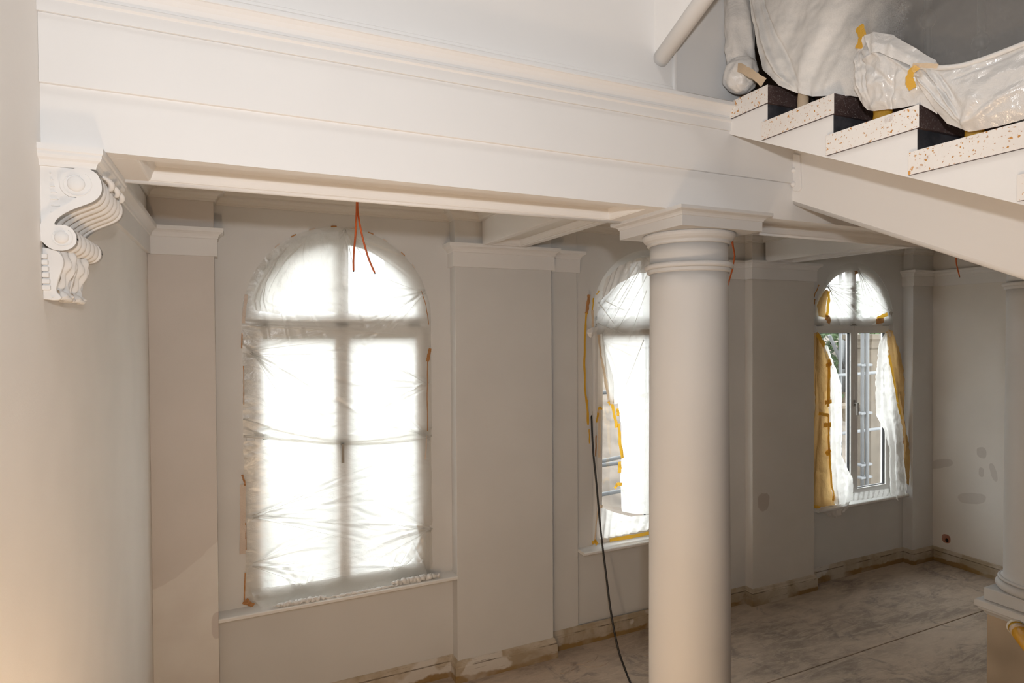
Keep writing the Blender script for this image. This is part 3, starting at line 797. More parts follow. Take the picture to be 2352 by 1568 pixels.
# iron balustrade behind the sheeting
bl = thing('stair_balustrade', 'dark iron stair balustrade hidden behind dusty plastic sheeting', 'balustrade', (2.70, -.1, 3.79))
for i, ye in enumerate(edges[:5]):
    for q, dy in enumerate((.20, .05)):
        y = ye+dy; z0 = 3.793-.151*i
        br = mk('baluster', *tube([(2.72, y, z0), (2.72, y, z0+.30), (2.72, y, z0+.34), (2.72, y, z0+.88)], .011, 8), 'iron_black', bl, smooth=True)
        mk('baluster_knop', *lathe([(.001, z0+.29), (.02, z0+.31), (.026, z0+.33), (.02, z0+.35), (.001, z0+.37)], 2.72, y, 12), 'iron_black', br, smooth=True)
mk('handrail', *tube([(2.72, .05, 4.69), (2.72, -1.75, 4.69-SL*1.8)], .026, 12), 'oak_rail', bl, smooth=True)
# timber storage rails deep on the landing
for i, (z, y) in enumerate(((4.42, 1.6), (4.95, 2.2))):
    tag(box('timber_beam', 2.8, XR-.1, y, y+.12, z, z+.10, 'oak_rail', bevel=0.004), ('lower' if i == 0 else 'upper')+' brown timber rail dim behind the stair sheeting', 'beam', 'timber rails on the landing')

# ------------------------------------------------------------------ plastic sheeting on the stair
random.seed(3)
ss = thing('stair_sheeting', 'large paint dusted plastic sheet hung along the stair balustrade', 'plastic sheet', tuple(at(1850, 215, 'X', 2.66)))
X_ = 2.655
rails = [[(1716, -60, X_), (1722, 20, X_), (1738, 110, X_), (1752, 160, X_-.01), (1790, 196, X_-.02)],
         [(1760, -60, X_), (1768, 20, X_), (1778, 110, X_-.01), (1792, 170, X_-.02), (1825, 212, X_-.03)],
         [(1850, -70, X_), (1850, 20, X_), (1850, 110, X_-.01), (1858, 180, X_-.02), (1868, 222, X_-.025)],
         [(1950, -80, X_), (1950, 20, X_), (1950, 110, X_), (1950, 180, X_-.015), (1950, 219, X_-.01)],
         [(2060, -90, X_), (2060, 20, X_), (2060, 110, X_), (2065, 180, X_), (2070, 240, X_)],
         [(2200, -100, X_), (2200, 20, X_), (2200, 110, X_), (2200, 190, X_), (2200, 270, X_)],
         [(2420, -120, X_), (2420, 20, X_), (2420, 110, X_), (2420, 200, X_), (2420, 290, X_)],
         [(2800, -160, X_), (2800, 10, X_), (2800, 130, X_), (2800, 240, X_), (2800, 350, X_)]]
def f_ss(S, T):
    S = S*7/6
    H = folds_on(S, T, [(.02, .05, .20, 1.0, .018, -.020), (.06, .0, .26, .95, .012, .018), (.045, .0, .17, .8, .010, -.016), (.22, 1.0, .50, .0, .05, -.014), (.30, 1.0, .62, .05, .04, .012), (.40, .95, .56, .30, .03, -.010), (.16, .9, .34, .2, .03, .008)])
    return H + .006*np.sin(S*20+T*4)
loft('sheet', rails, 'X', 150, 70, 'film_stair', ss, f_ss, seed=1, rough=.006)
strip('tape_strip', [(1974, 60, 2.632), (1982, 84, 2.632), (1972, 112, 2.634)], 'X', .030, 'tape_yellow', ss, 1)
# wrapped newel foot at the left
nw = thing('wrapped_newel', 'newel wrapped in white film with a bulging taped foot, left end of the stair', 'wrapped post', tuple(at(1702, 216, 'X', 2.63)))
def bag(name, spec, X, mat, parent, seg=64, folds=9, amp=.10, seed=0, depth=.8):
    spec = np.array(spec, float); n = 46; t = np.linspace(0, 1, n)
    d = np.linspace(0, 1, len(spec))
    V = []
    for j in range(n):
        u, v, hw = (np.interp(t[j], d, spec[:, c]) for c in range(3))
        c = at(u, v, 'X', X); dist = np.dot(c-CAM, FWD); r = hw*dist/FPX
        ax1 = RGT; ax2 = FWD*depth
        for q in range(seg):
            a = 2*math.pi*q/seg
            k = 1+amp*math.sin(folds*a+2.5*math.sin(t[j]*5+seed))*(.4+.6*t[j]) + .10*noise.noise(Vector((math.cos(a)*2, math.sin(a)*2, t[j]*7+seed*5)))
            V.append(c+(ax1*math.cos(a)+ax2*math.sin(a))*r*k)
    F = [(j*seg+q, j*seg+(q+1) % seg, (j+1)*seg+(q+1) % seg, (j+1)*seg+q) for j in range(n-1) for q in range(seg)]
    F += [tuple(range(seg)), tuple(range((n-1)*seg, n*seg))]
    return mk(name, V, F, mat, parent, smooth=True)
XN = 2.645
bag('film_wrap', [(1690, -70, 24), (1694, 0, 29), (1698, 60, 33), (1700, 110, 33), (1702, 140, 31), (1704, 152, 31)], XN, 'film_wrap', nw, folds=5, amp=.08)
bag('film_bulb', [(1704, 138, 24), (1703, 150, 33), (1701, 168, 38), (1700, 186, 38), (1702, 203, 29), (1704, 213, 15), (1704, 216, 4)], XN-.01, 'film_wrap', nw, folds=7, amp=.06, seed=4)
strip('tape_band', [(1682, 148, XN-.055), (1706, 158, XN-.065), (1734, 174, XN-.055), (1755, 190, XN-.04)], 'X', .034, 'tape_pale', nw, 2)
# crumpled sack and the lower sheet in front
sk = thing('crumpled_sheet', 'crumpled whitish plastic bundle taped over the stair edge', 'plastic sheet', tuple(at(2030, 255, 'X', 2.6)))
rails = [[(1969, 112, 2.635), (1964, 150, 2.625), (1964, 205, 2.615), (1976, 232, 2.615), (1990, 252, 2.612)],
         [(1982, 84, 2.625), (1985, 140, 2.592), (1988, 200, 2.585), (1998, 238, 2.590), (2006, 255, 2.600)],
         [(2010, 75, 2.62), (2020, 130, 2.575), (2025, 190, 2.570), (2030, 232, 2.585), (2035, 251, 2.597)],
         [(2052, 80, 2.62), (2060, 130, 2.590), (2065, 185, 2.580), (2070, 225, 2.590), (2075, 247, 2.597)],
         [(2100, 110, 2.63), (2105, 145, 2.605), (2108, 185, 2.595), (2112, 220, 2.597), (2114, 240, 2.599)],
         [(2150, 142, 2.635), (2148, 155, 2.62), (2150, 185, 2.605), (2150, 215, 2.603), (2152, 262, 2.604)]]
def f_sk(S, T):
    return folds_on(S, T, [(.05, .1, .12, .9, .025, -.016), (.12, .05, .20, .95, .02, .014), (.18, .35, .45, .30, .03, -.018), (.2, .4, .55, .9, .04, .010), (.35, .05, .40, .4, .02, -.015), (.5, .38, .95, .55, .04, -.012), (.45, 1.0, .6, .4, .03, .010), (.6, .0, .95, .35, .03, .012)])
loft('sheet', rails, 'X', 110, 60, 'film_sack', sk, f_sk, seed=7, rough=.012)
flap = [[(1985, 80, 2.585), (1990, 105, 2.572), (1994, 126, 2.566)], [(2010, 74, 2.585), (2014, 98, 2.562), (2016, 119, 2.556)], [(2050, 80, 2.59), (2050, 105, 2.565), (2052, 134, 2.560)], [(2098, 108, 2.60), (2092, 130, 2.585), (2094, 152, 2.580)], [(2148, 138, 2.612), (2142, 145, 2.60), (2140, 152, 2.598)]]
loft('top_flap', flap, 'X', 50, 18, 'film_sack', sk, lambda S, T: .006*np.sin(S*19+2*T), seed=9, rough=.006)
ls = thing('lower_sheet', 'sagging dusty plastic sheet over the lower stair edge at the right', 'plastic sheet', tuple(at(2250, 296, 'X', 2.6)))
rails = [[(2092, 158, 2.592), (2110, 195, 2.585), (2128, 225, 2.585), (2150, 255, 2.588), (2176, 284, 2.592)],
         [(2128, 156, 2.586), (2140, 195, 2.575), (2155, 230, 2.572), (2175, 265, 2.575), (2198, 292, 2.588)],
         [(2170, 156, 2.590), (2180, 195, 2.570), (2190, 235, 2.560), (2205, 275, 2.565), (2222, 302, 2.587)],
         [(2215, 150, 2.600), (2225, 190, 2.570), (2235, 230, 2.556), (2245, 270, 2.563), (2256, 298, 2.590)],
         [(2275, 132, 2.610), (2280, 175, 2.575), (2288, 220, 2.560), (2295, 260, 2.570), (2302, 288, 2.592)],
         [(2360, 98, 2.620), (2362, 150, 2.585), (2364, 200, 2.570), (2366, 240, 2.580), (2368, 268, 2.594)],
         [(2450, 60, 2.63), (2450, 120, 2.59), (2450, 180, 2.575), (2450, 215, 2.58), (2450, 245, 2.594)],
         [(2760, -20, 2.63), (2760, 80, 2.59), (2760, 180, 2.575), (2760, 260, 2.58), (2760, 330, 2.594)]]
def f_ls(S, T):
    S = S*7/6
    return folds_on(S, T, [(.0, .05, .30, .95, .02, -.012), (.10, .0, .33, .8, .018, .012), (.18, .05, .33, .9, .018, -.013), (.25, .1, .36, .8, .025, .010), (.33, .9, .9, .5, .04, -.010), (.4, .2, .95, .05, .03, .010), (.3, .95, .6, .3, .05, -.010)])
loft('sheet', rails, 'X', 120, 60, 'film_sack', ls, f_ls, seed=11, rough=.007)
hem = [at(u, v, 'X', x) for u, v, x in ((2094, 152, 2.588), (2130, 154, 2.582), (2170, 155, 2.585), (2215, 149, 2.596), (2275, 130, 2.605), (2360, 97, 2.615), (2450, 58, 2.62), (2760, -22, 2.62))]
mk('rolled_hem', *tube(smooth_pts(hem, 6), .008, 10), 'film_sack', ls, smooth=True)
strip('tape_strip', [(2108, 153, 2.572), (2094, 164, 2.562), (2088, 182, 2.560), (2097, 204, 2.568)], 'X', .026, 'tape_yellow', ls, 3)
strip('tape_strip', [(2096, 150, 2.578), (2125, 150, 2.572), (2155, 152, 2.575)], 'X', .014, 'tape_pale', ls, 4)
# taped baluster feet standing on the treads
for k, (u, v, tz, mt, w) in enumerate(((1844, 233, 3.642, 'tape_pale', 16), (2028, 262, 3.491, 'tape_yellow', 24), (2238, 303, 3.340, 'tape_yellow', 22))):
    c = at(u, v, 'X', 2.655); r = w*np.dot(c-CAM, FWD)/FPX
    V, F = lathe([(r*.98, tz+.0005), (r, tz+.02), (r*.92, tz+.05), (r*.8, tz+.09), (r*.6, tz+.10)], 0, 0, 20)
    V = [(c[0]+x*.55*(1+.12*math.sin(5*math.atan2(y, x)+z*60)), c[1]+y*.9*(1+.10*math.sin(4*math.atan2(y, x)+z*80)), z) for x, y, z in V]
    lab(mk('taped_foot', V, F, mt, bl, smooth=True), ['pale taped foot', 'yellow taped foot', 'yellow taped foot'][k])

# ------------------------------------------------------------------ film over window 1
def arch_film(name, c, hw, zbot, ztop_is_arch, z_top, nu, nv, mat, parent, y_edge, sag, lines, hem=None, seed=0, rough=.0025):
    zt = ZS+hw if ztop_is_arch else z_top
    T = np.linspace(0, 1, nv); S = np.linspace(-1, 1, nu)
    G = np.zeros((nv, nu, 3))
    for j, t in enumerate(T):
        for i, s in enumerate(S):
            zb = zbot if hem is None else np.interp(s, hem[0], hem[1])
            zz = zt-.002+(zb-zt+.002)*t
            w = hw if zz <= ZS else math.sqrt(max(1e-4, hw*hw-(zz-ZS)**2))
            w *= 1+.012*noise.noise(Vector((s*3, zz*9, seed*7.0)))
            G[j, i] = (c+s*w, y_edge, zz)
    A, B = G[:, :, 0], G[:, :, 2]
    e = 1-np.abs(np.linspace(-1, 1, nu))[None, :]**6
    H = sag*e*np.sin(np.pi*np.clip(T, .02, .98))[:, None] + folds_on(A, B, lines)*np.clip(e*2.0+.15, 0, 1)
    G[:, :, 1] += H
    for j in range(nv):
        for i in range(nu):
            x, _, z = G[j, i]
            G[j, i, 1] += rough*(noise.noise(Vector((x*5+z*3, z*22-x*5, seed)))+.6*noise.noise(Vector((x*16, z*34+x*9, seed+4.0))))
    return mk(name, G.reshape(-1, 3), gridf(nu, nv), mat, parent, smooth=True)
def ridges(parent, mat, lines, y, r=.0024, lift=.004):
    """sharp doubled-over creases standing on the film along its fold lines"""
    parts = []
    for k, (a0, b0, a1, b1, w, h) in enumerate(lines):
        P = []
        for i in range(13):
            t = i/12; q = .016*math.sin(2.2*t+k)*(1 if k % 2 else -1)*math.hypot(a1-a0, b1-b0)
            P.append((a0+(a1-a0)*t, y-lift, b0+(b1-b0)*t+q*t))
        parts.append(tube(P, r, 6, lambda t: max(.10, (1-t)**.8*(.5+min(1, w/.012)*.5))))
    o = mk('wrinkle_folds', *join(*parts), mat, parent, smooth=True); o['kind'] = 'stuff'
    return o
def inside(lines, c, hw, z0, z1):
    out = []
    for l in lines:
        a1, b1 = l[2], l[3]
        for _ in range(12):
            w = hw if b1 <= ZS else math.sqrt(max(0, hw*hw-(b1-ZS)**2))
            if abs(a1-c) < w-.01 and z0 < b1 < z1: break
            a1, b1 = l[0]+(a1-l[0])*.85, l[1]+(b1-l[1])*.85
        out.append((l[0], l[1], a1, b1, l[4], l[5]))
    return out
rn = random.Random(11)
def fan_lines(a0, b0, ang0, ang1, n, L, w=.010, h=.007):
    out = []
    for i in range(n):
        a = R(ang0+(ang1-ang0)*(i+rn.uniform(-.3, .3))/max(1, n-1)); l = L*rn.uniform(.5, 1.1)
        out.append((a0+rn.uniform(-.01, .01), b0+rn.uniform(-.03, .03), a0+l*math.cos(a), b0+l*math.sin(a), w*rn.uniform(.6, 1.5), h*rn.choice((-1, 1))*rn.uniform(.5, 1.2)))
    return out
FY = 2.424
F1 = thing('film_cover_upper', 'upper milky film stretched over the arch of the left window', 'plastic sheet', (WIN[0], FY, 3.5))
hemx = np.array([-1, -.6, -.2, .1, .4, .8, 1]); hemz = np.array([2.03, 1.985, 1.94, 1.915, 1.905, 1.91, 1.93])
L1 = fan_lines(.60, 2.62, -60, 15, 14, 1.0) + fan_lines(1.87, 2.35, 150, 215, 12, .7) + fan_lines(1.89, 1.93, 140, 180, 8, .6) + fan_lines(.62, 2.05, -25, 10, 6, 1.1) \
    + fan_lines(1.25, 3.48, -150, -20, 12, .8) + fan_lines(1.85, 3.05, 160, 230, 9, .8) + fan_lines(.72, 3.22, -90, -10, 7, .7, .014, .010) + [(.60, 2.80, 1.85, 2.70, .010, -.010), (.62, 2.84, 1.9, 2.86, .014, .012), (.80, 3.30, .80, 2.88, .014, -.016), (.70, 3.10, .80, 2.86, .02, .014)]
arch_film('film', WIN[0], HW+.022, 1.95, True, 0, 150, 210, 'film_window', F1, FY, .012, L1, (hemx, hemz), 1)
loft('arch_layer', [[(585, 712, FY-.012), (578, 690, FY-.012), (590, 650, FY-.012), (620, 600, FY-.012), (655, 562, FY-.012)],
                    [(640, 721, FY-.024), (632, 680, FY-.022), (640, 640, FY-.016), (660, 590, FY-.014), (690, 549, FY-.012)],
                    [(682, 700, FY-.020), (690, 665, FY-.020), (700, 620, FY-.014), (712, 580, FY-.012), (730, 536, FY-.012)],
                    [(790, 722, FY-.014), (790, 680, FY-.014), (785, 630, FY-.012), (780, 575, FY-.012), (778, 532, FY-.012)]], 'Y', 130, 90, 'film_drape', F1,
     lambda S, T: folds_on(S, T, [(.02, .0, .12, .8, .02, -.012), (.10, .02, .16, .9, .015, .012), (.16, .05, .14, .95, .012, -.014), (.2, .15, .5, .1, .03, .008), (.25, .05, .45, .8, .03, -.006), (.5, .9, .9, .1, .02, .006), (.95, .1, .4, .05, .03, -.007), (.95, .3, .45, .25, .03, .006), (.9, .5, .5, .45, .02, -.005), (.3, .6, .48, .95, .02, .006), (.22, .3, .4, .9, .015, -.006)]), 12, .006)
hp = [(WIN[0]+x*(HW+.02), FY+.004+(.006 if 0 < i < 6 else 0), z+.004) for i, (x, z) in enumerate(zip(hemx, hemz))]
mk('rolled_hem', *tube(smooth_pts(hp, 8), .009, 8), 'film_window', F1, smooth=True)
hp2 = [(x, y-.002, z+.02+.10*(abs(s)**2)*(.4 if s > 0 else 1)) for (x, y, z), s in zip(hp, hemx)]
mk('sag_fold', *tube(smooth_pts(hp2, 8), .006, 8), 'film_window', F1, smooth=True)
ridges(F1, 'film_window', [l for i, l in enumerate(inside(L1, WIN[0], HW, 1.96, 3.5)) if i % 2 == 0], FY)
F2 = thing('film_cover_lower', 'lower milky film hanging over the left window down to its sill', 'plastic sheet', (WIN[0], FY, .84))
L2 = fan_lines(.60, 1.45, -20, 25, 12, 1.1, .009, .005) + fan_lines(.60, 1.12, -30, 30, 10, .6) + fan_lines(1.89, 1.2, 150, 200, 9, .8) + fan_lines(.9, .83, 60, 120, 9, .35) + fan_lines(1.55, .83, 20, 80, 14, .5) + fan_lines(1.85, .86, 90, 170, 8, .6)
arch_film('film', WIN[0], HW+.020, .838, False, 2.0, 150, 150, 'film_window', F2, FY+.010, -.012, L2, None, 2)
ridges(F2, 'film_window', [l for i, l in enumerate(inside(L2, WIN[0], HW, .85, 1.97)) if i % 2 == 0], FY)
def crumple(name, x0, x1, y, z, r, mat, parent, seed):
    n = 60; P = [(x0+(x1-x0)*i/n, y+.012*noise.noise(Vector((i*.35, seed, 0))), z+.012*noise.noise(Vector((i*.31, seed, 5)))) for i in range(n+1)]
    V, F = tube(P, r, 14, lambda t: .35+.75*math.sin(math.pi*min(1, max(0, t)))**.5+.35*noise.noise(Vector((t*17, seed, 9))))
    V = [Vector(v)+Vector((0, 1, .8))*.010*noise.noise(Vector(v)*60+Vector((seed, 0, 0))) for v in V]
    return mk(name, V, F, mat, parent, smooth=True)
crumple('bunched_edge', .72, 1.08, 2.33, .852, .014, 'film_sack', F2, 1)
crumple('bunched_edge', 1.55, 1.93, 2.345, .858, .020, 'film_sack', F2, 2)
crumple('bunched_edge', 1.05, 1.60, 2.325, .845, .009, 'film_sack', F2, 3)
loft('sill_skirt', [[(575, 1352, FY+.008), (585, 1378, 2.39), (600, 1396, 2.33)], [(700, 1338, FY+.008), (705, 1362, 2.38), (710, 1386, 2.32)], [(850, 1312, FY+.008), (852, 1338, 2.38), (855, 1363, 2.32)], [(975, 1288, FY+.008), (978, 1310, 2.39), (985, 1332, 2.34)]], 'Y', 90, 14, 'film_window', F2, lambda S, T: .006*np.sin(S*70+6*T)*T, 5, .004)
for k, (pp, w, mt) in enumerate((([(566, 676), (561, 715), (559, 742)], .020, 'tape_rose'), ([(556, 765), (555, 800)], .008, 'tape_brown'), ([(559, 840), (560, 870), (560, 930)], .006, 'tape_brown'),
        ([(556, 1090), (562, 1108), (563, 1118)], .012, 'tape_brown'), ([(558, 1112), (558, 1190), (557, 1272)], .035, 'tape_rose'), ([(564, 1200), (565, 1262)], .006, 'tape_brown'), ([(563, 1315), (562, 1345), (561, 1388)], .008, 'tape_brown'), ([(561, 1388), (567, 1378), (572, 1386), (583, 1390)], .030, 'tape_brown'),
        ([(988, 800), (984, 818), (982, 830)], .026, 'tape_brown'), ([(982, 830), (981, 900), (982, 990)], .007, 'tape_brown'), ([(980, 1000), (977, 1055)], .012, 'tape_rose'), ([(968, 668), (978, 700), (985, 745)], .006, 'tape_brown'))):
    strip('tape_strip', [(u, v, FY-.004) for u, v in pp], 'Y', w, mt, F1 if pp[0][1] < 1000 else F2, 20+k, 1.0)
for k, a in enumerate((1.05, 1.22, 1.40, 1.62, 1.85, 2.05, 2.25, .80, .62)):
    P = [np.array((WIN[0]+(HW+.026)*math.cos(a+q), FY-.004, ZS+(HW+.026)*math.sin(a+q))) for q in (0, .03, .06)]
    V = []
    for p in P: V += [p+np.array((0, 0, -.005)), p+np.array((0, -.002, .004))]
    mk('tape_remnant', V, [(0, 1, 3, 2), (2, 3, 5, 4)], 'tape_brown' if k % 2 else 'tape_rose', F1)

FY, FY0 = 2.392, FY
# ------------------------------------------------------------------ film on window 2 (half hidden by the column)
c2 = WIN[1]
G1 = thing('torn_film_upper', 'torn film hanging from the arch of the half hidden window', 'plastic sheet', (c2, FY, 3.5))
lf = [(1470, 589), (1430, 612), (1395, 645), (1370, 690), (1370, 760), (1378, 800), (1392, 850), (1404, 890), (1411, 928)]
lfw = [list(at(u, v, 'Y', FY)) for u, v in lf]
rtw = [[2*c2-x if i < 4 else 4.70, y, z] for i, (x, y, z) in enumerate(lfw)]; rtw[-1][2] = 2.06
nu, nv = 120, 150
tt = np.linspace(0, 1, nv); A_ = poly_at(lfw, tt); B_ = poly_at(rtw, tt)
S_ = np.linspace(0, 1, nu)
G = A_[:, None, :]*(1-S_[None, :, None])+B_[:, None, :]*S_[None, :, None]
G[:, :, 2] += (.06*np.sin(np.pi*S_)[None, :]*tt[:, None])
p0 = at(1372, 700, 'Y', FY); p1 = at(1470, 600, 'Y', FY)
LL = fan_lines(p0[0]+.02, p0[2]-.02, 5, 62, 8, .7, .012, .010) + fan_lines(p1[0]+.05, p1[2]-.01, 205, 262, 12, .9, .014, .012) + fan_lines(3.45, 2.70, -70, 60, 9, .8)
G[:, :, 1] += folds_on(G[:, :, 0], G[:, :, 2], LL) + .010*np.sin(np.pi*S_)[None, :]
mk('film', G.reshape(-1, 3), gridf(nu, nv), 'film_window_thin', G1, smooth=True)
pxl = []
for u0, v0, u1, v1 in ((1480, 602, 1386, 770), (1464, 604, 1376, 742), (1496, 612, 1396, 800), (1448, 610, 1370, 716), (1374, 694, 1424, 764), (1372, 742, 1446, 772), (1484, 668, 1436, 800), (1470, 612, 1404, 724), (1388, 690, 1440, 716), (1478, 780, 1430, 900)):
    p, q = at(u0, v0, 'Y', FY), at(u1, v1, 'Y', FY); pxl.append((p[0], p[2], q[0], q[2], .012, .01))
ridges(G1, 'film_drape', pxl, FY, .0055, .006)
loft('bunched_top', [[(1392, 640, FY-.01), (1380, 690, FY-.012)], [(1420, 612, FY-.03), (1415, 655, FY-.02)], [(1460, 594, FY-.03), (1465, 628, FY-.02)], [(1520, 585, FY-.02), (1520, 622, FY-.015)]], 'Y', 60, 20, 'film_sack', G1, lambda S, T: .008*np.sin(S*40+5*T), 3, .008)
loft('loose_flap', [[(1374, 770, FY-.01), (1385, 830, FY-.03), (1398, 890, FY-.03), (1402, 928, FY-.03)], [(1384, 765, FY-.02), (1398, 830, FY-.05), (1410, 880, FY-.05), (1414, 925, FY-.04)]], 'Y', 14, 40, 'film_drape', G1, lambda S, T: .01*np.sin(S*6+T*9), 4, .006)
bag2 = loft('small_pouch', [[(1349, 757, FY-.01), (1348, 765, FY-.02), (1352, 772, FY-.02)], [(1360, 752, FY-.03), (1360, 764, FY-.05), (1358, 776, FY-.03)], [(1374, 750, FY-.02), (1372, 758, FY-.04), (1366, 768, FY-.02)]], 'Y', 20, 12, 'film_sack', G1, None, 5, .008)
G2 = thing('torn_film_lower', 'lower torn film panel edged with yellow tape beside the column', 'plastic sheet', (c2, FY, 1.1))
loft('film', [[(1418, 918, FY+.006), (1427, 980, FY), (1427, 1050, FY), (1425, 1110, FY), (1428, 1174, FY)], [(1452, 910, FY+.006), (1455, 980, FY), (1456, 1050, FY), (1456, 1110, FY), (1458, 1180, FY)], [(1495, 900, FY+.006), (1495, 980, FY), (1495, 1050, FY), (1495, 1110, FY), (1495, 1180, FY)], [(1630, 880, FY+.006), (1630, 960, FY), (1630, 1030, FY), (1630, 1090, FY), (1630, 1150, FY)]], 'Y', 70, 90, 'film_drape', G2,
     lambda S, T: folds_on(S, T, [(.02, .45, .5, .15, .03, .008), (.02, .3, .3, .6, .03, -.008), (.05, .6, .25, .95, .02, .010), (.0, .8, .3, .98, .03, -.008)]), 6, .004)
G3 = thing('torn_film_bottom', 'slack strip of film along the sill of the half hidden window', 'plastic sheet', (c2, FY, .86))
loft('film', [[(1380, 1164, FY), (1379, 1200, FY-.004), (1378, 1238, FY-.01)], [(1410, 1176, FY), (1410, 1208, FY-.01), (1410, 1232, FY-.01)], [(1450, 1186, FY), (1450, 1206, FY-.01), (1450, 1224, FY-.01)], [(1500, 1180, FY), (1500, 1198, FY-.01), (1500, 1214, FY-.01)], [(1630, 1152, FY), (1630, 1170, FY-.01), (1630, 1186, FY-.01)]], 'Y', 90, 24, 'film_window', G3, lambda S, T: .008*np.sin(S*60+3*T)*(.3+T), 7, .005)
strip('tape_strip', [(1400, 1240, FY-.014), (1450, 1232, FY-.014), (1500, 1222, FY-.014), (1600, 1200, FY-.014)], 'Y', .035, 'tape_yellow', G3, 31)
for k, (pp, w, mt, par_) in enumerate((
        ([(1353, 676), (1350, 700), (1347, 720)], .030, 'tape_brown', G1), ([(1347, 718), (1344, 760), (1342, 830), (1344, 900), (1347, 925)], .020, 'tape_yellow', G1), ([(1348, 918), (1351, 975)], .022, 'tape_yellow', G1), ([(1353, 985), (1354, 1018)], .012, 'tape_yellow', G1),
        ([(1363, 684), (1361, 712)], .014, 'tape_yellow', G1), ([(1361, 712), (1362, 752)], .030, 'tape_pale', G1), ([(1376, 668), (1370, 676)], .010, 'tape_yellow', G1),
        ([(1375, 768), (1381, 815), (1390, 870), (1400, 922)], .030, 'tape_pale', G1), ([(1398, 920), (1404, 928)], .040, 'tape_yellow', G1), ([(1403, 915), (1410, 950), (1417, 982)], .030, 'tape_yellow', G2), ([(1418, 938), (1420, 955)], .030, 'tape_yellow', G2),
        ([(1421, 972), (1424, 1020), (1430, 1052)], .030, 'tape_yellow', G2), ([(1423, 1060), (1423, 1086)], .034, 'tape_yellow', G2), ([(1428, 1112), (1418, 1111), (1412, 1121)], .026, 'tape_yellow', G2), ([(1376, 1162), (1384, 1163)], .026, 'tape_pale', G3),
        ([(1370, 970), (1376, 934), (1383, 940)], .018, 'tape_yellow', G2), ([(1369, 1000), (1368, 1048)], .012, 'tape_brown', G2), ([(1377, 940), (1376, 1050)], .028, 'tape_pale', G2), ([(1374, 1165), (1369, 1205), (1366, 1240)], .012, 'tape_pale', G3), ([(1360, 1248), (1367, 1242), (1372, 1251)], .030, 'tape_yellow', G3))):
    dep = FY-.012 if par_ is not G2 else FY-.008
    if 1366 <= pp[0][0] <= 1378 and 930 < pp[0][1] < 1060: dep = FY-.004
    strip('tape_strip', [(u, v, dep) for u, v in pp], 'Y', w, mt, par_, 40+k, 1.0)

FY = FY0
# ------------------------------------------------------------------ film and masking paper on window 3
H1 = thing('film_cover_arch', 'wrinkled film stretched over the arch of the scaffold window', 'plastic sheet', (WIN[2], FY, 3.5))
c3 = WIN[2]
L3 = fan_lines(c3-.45, 3.22, -60, 5, 16, 1.0, .014, .013) + fan_lines(c3+.05, 3.42, -75, -20, 12, .7, .012, .010) + fan_lines(c3+.62, 2.95, 130, 215, 8, .6)
arch_film('film', c3, HW+.01, 2.80, True, 0, 130, 80, 'film_window_thin', H1, FY+.014, .010, L3, None, 5)
ridges(H1, 'film_window', inside(L3, c3, HW, 2.82, 3.5)[::2], FY+.014, .004, .006)
loft('masking_paper', [[(1880, 726, FY), (1876, 700, FY), (1890, 672, FY), (1898, 664, FY)], [(1898, 730, FY-.004), (1897, 705, FY-.004), (1900, 684, FY-.004), (1902, 666, FY-.004)]], 'Y', 12, 26, 'kraft_paper', H1, None, 4, .006)
for k, (pp, w, mt) in enumerate((([(1903, 668), (1903, 690), (1899, 728)], .045, 'tape_yellow'), ([(1896, 728), (1905, 733), (1902, 742)], .060, 'tape_brown'), ([(2014, 732), (2026, 726), (2039, 721)], .040, 'tape_yellow'), ([(2012, 738), (2030, 735)], .060, 'tape_brown'), ([(1966, 622), (1967, 629)], .05, 'tape_brown'),
        ([(1881, 654), (1873, 672), (1866, 690)], .014, 'tape_brown'), ([(1871, 686), (1868, 704)], .030, 'tape_brown'), ([(2044, 716), (2050, 722)], .050, 'rag_white'))):
    strip('tape_strip', [(u, v, FY-.006) for u, v in pp], 'Y', w, mt, H1, 70+k, 1.0)
z9 = lambda x, y: (1850+x/3.408, 740+y/3.408)
def zz(L): return [(*z9(a, b), d) for a, b, d in L]
H2 = thing('masking_curtain_left', 'loose curtain of brown masking paper and white film left of the scaffold window', 'plastic sheet', tuple(at(1905, 1160, 'Y', 2.38)))
ky = 2.392
loft('masking_paper', [zz([(62, 90, ky+.02), (55, 400, ky+.02), (75, 650, ky+.02), (60, 1000, ky+.01), (62, 1200, ky), (60, 1440, ky-.01)]),
                       zz([(82, 80, ky+.01), (90, 350, ky-.01), (100, 650, ky), (100, 1000, ky-.01), (110, 1200, ky-.015), (120, 1450, ky-.02)]),
                       zz([(100, 75, ky), (192, 300, ky-.005), (185, 640, ky), (185, 1000, ky-.005), (205, 1280, ky-.015), (232, 1452, ky-.03)])], 'Y', 40, 110, 'kraft_paper', H2, lambda S, T: .008*np.sin(S*9+T*14), 2, .008)
loft('film', [zz([(128, 185, ky-.004), (175, 320, ky-.008), (180, 700, ky-.008), (188, 1000, ky-.01), (205, 1280, ky-.02), (225, 1420, ky-.04)]),
              zz([(150, 180, ky-.006), (215, 420, ky-.02), (215, 700, ky-.03), (235, 930, ky-.03), (255, 1250, ky-.05), (270, 1430, ky-.07)]),
              zz([(172, 182, ky-.006), (275, 485, ky-.01), (295, 830, ky-.02), (290, 1040, ky-.03), (372, 1230, ky-.06), (358, 1395, ky-.08)])], 'Y', 60, 120, 'film_drape', H2, lambda S, T: .016*np.sin(S*16+T*7)*(.3+T), 3, .010)
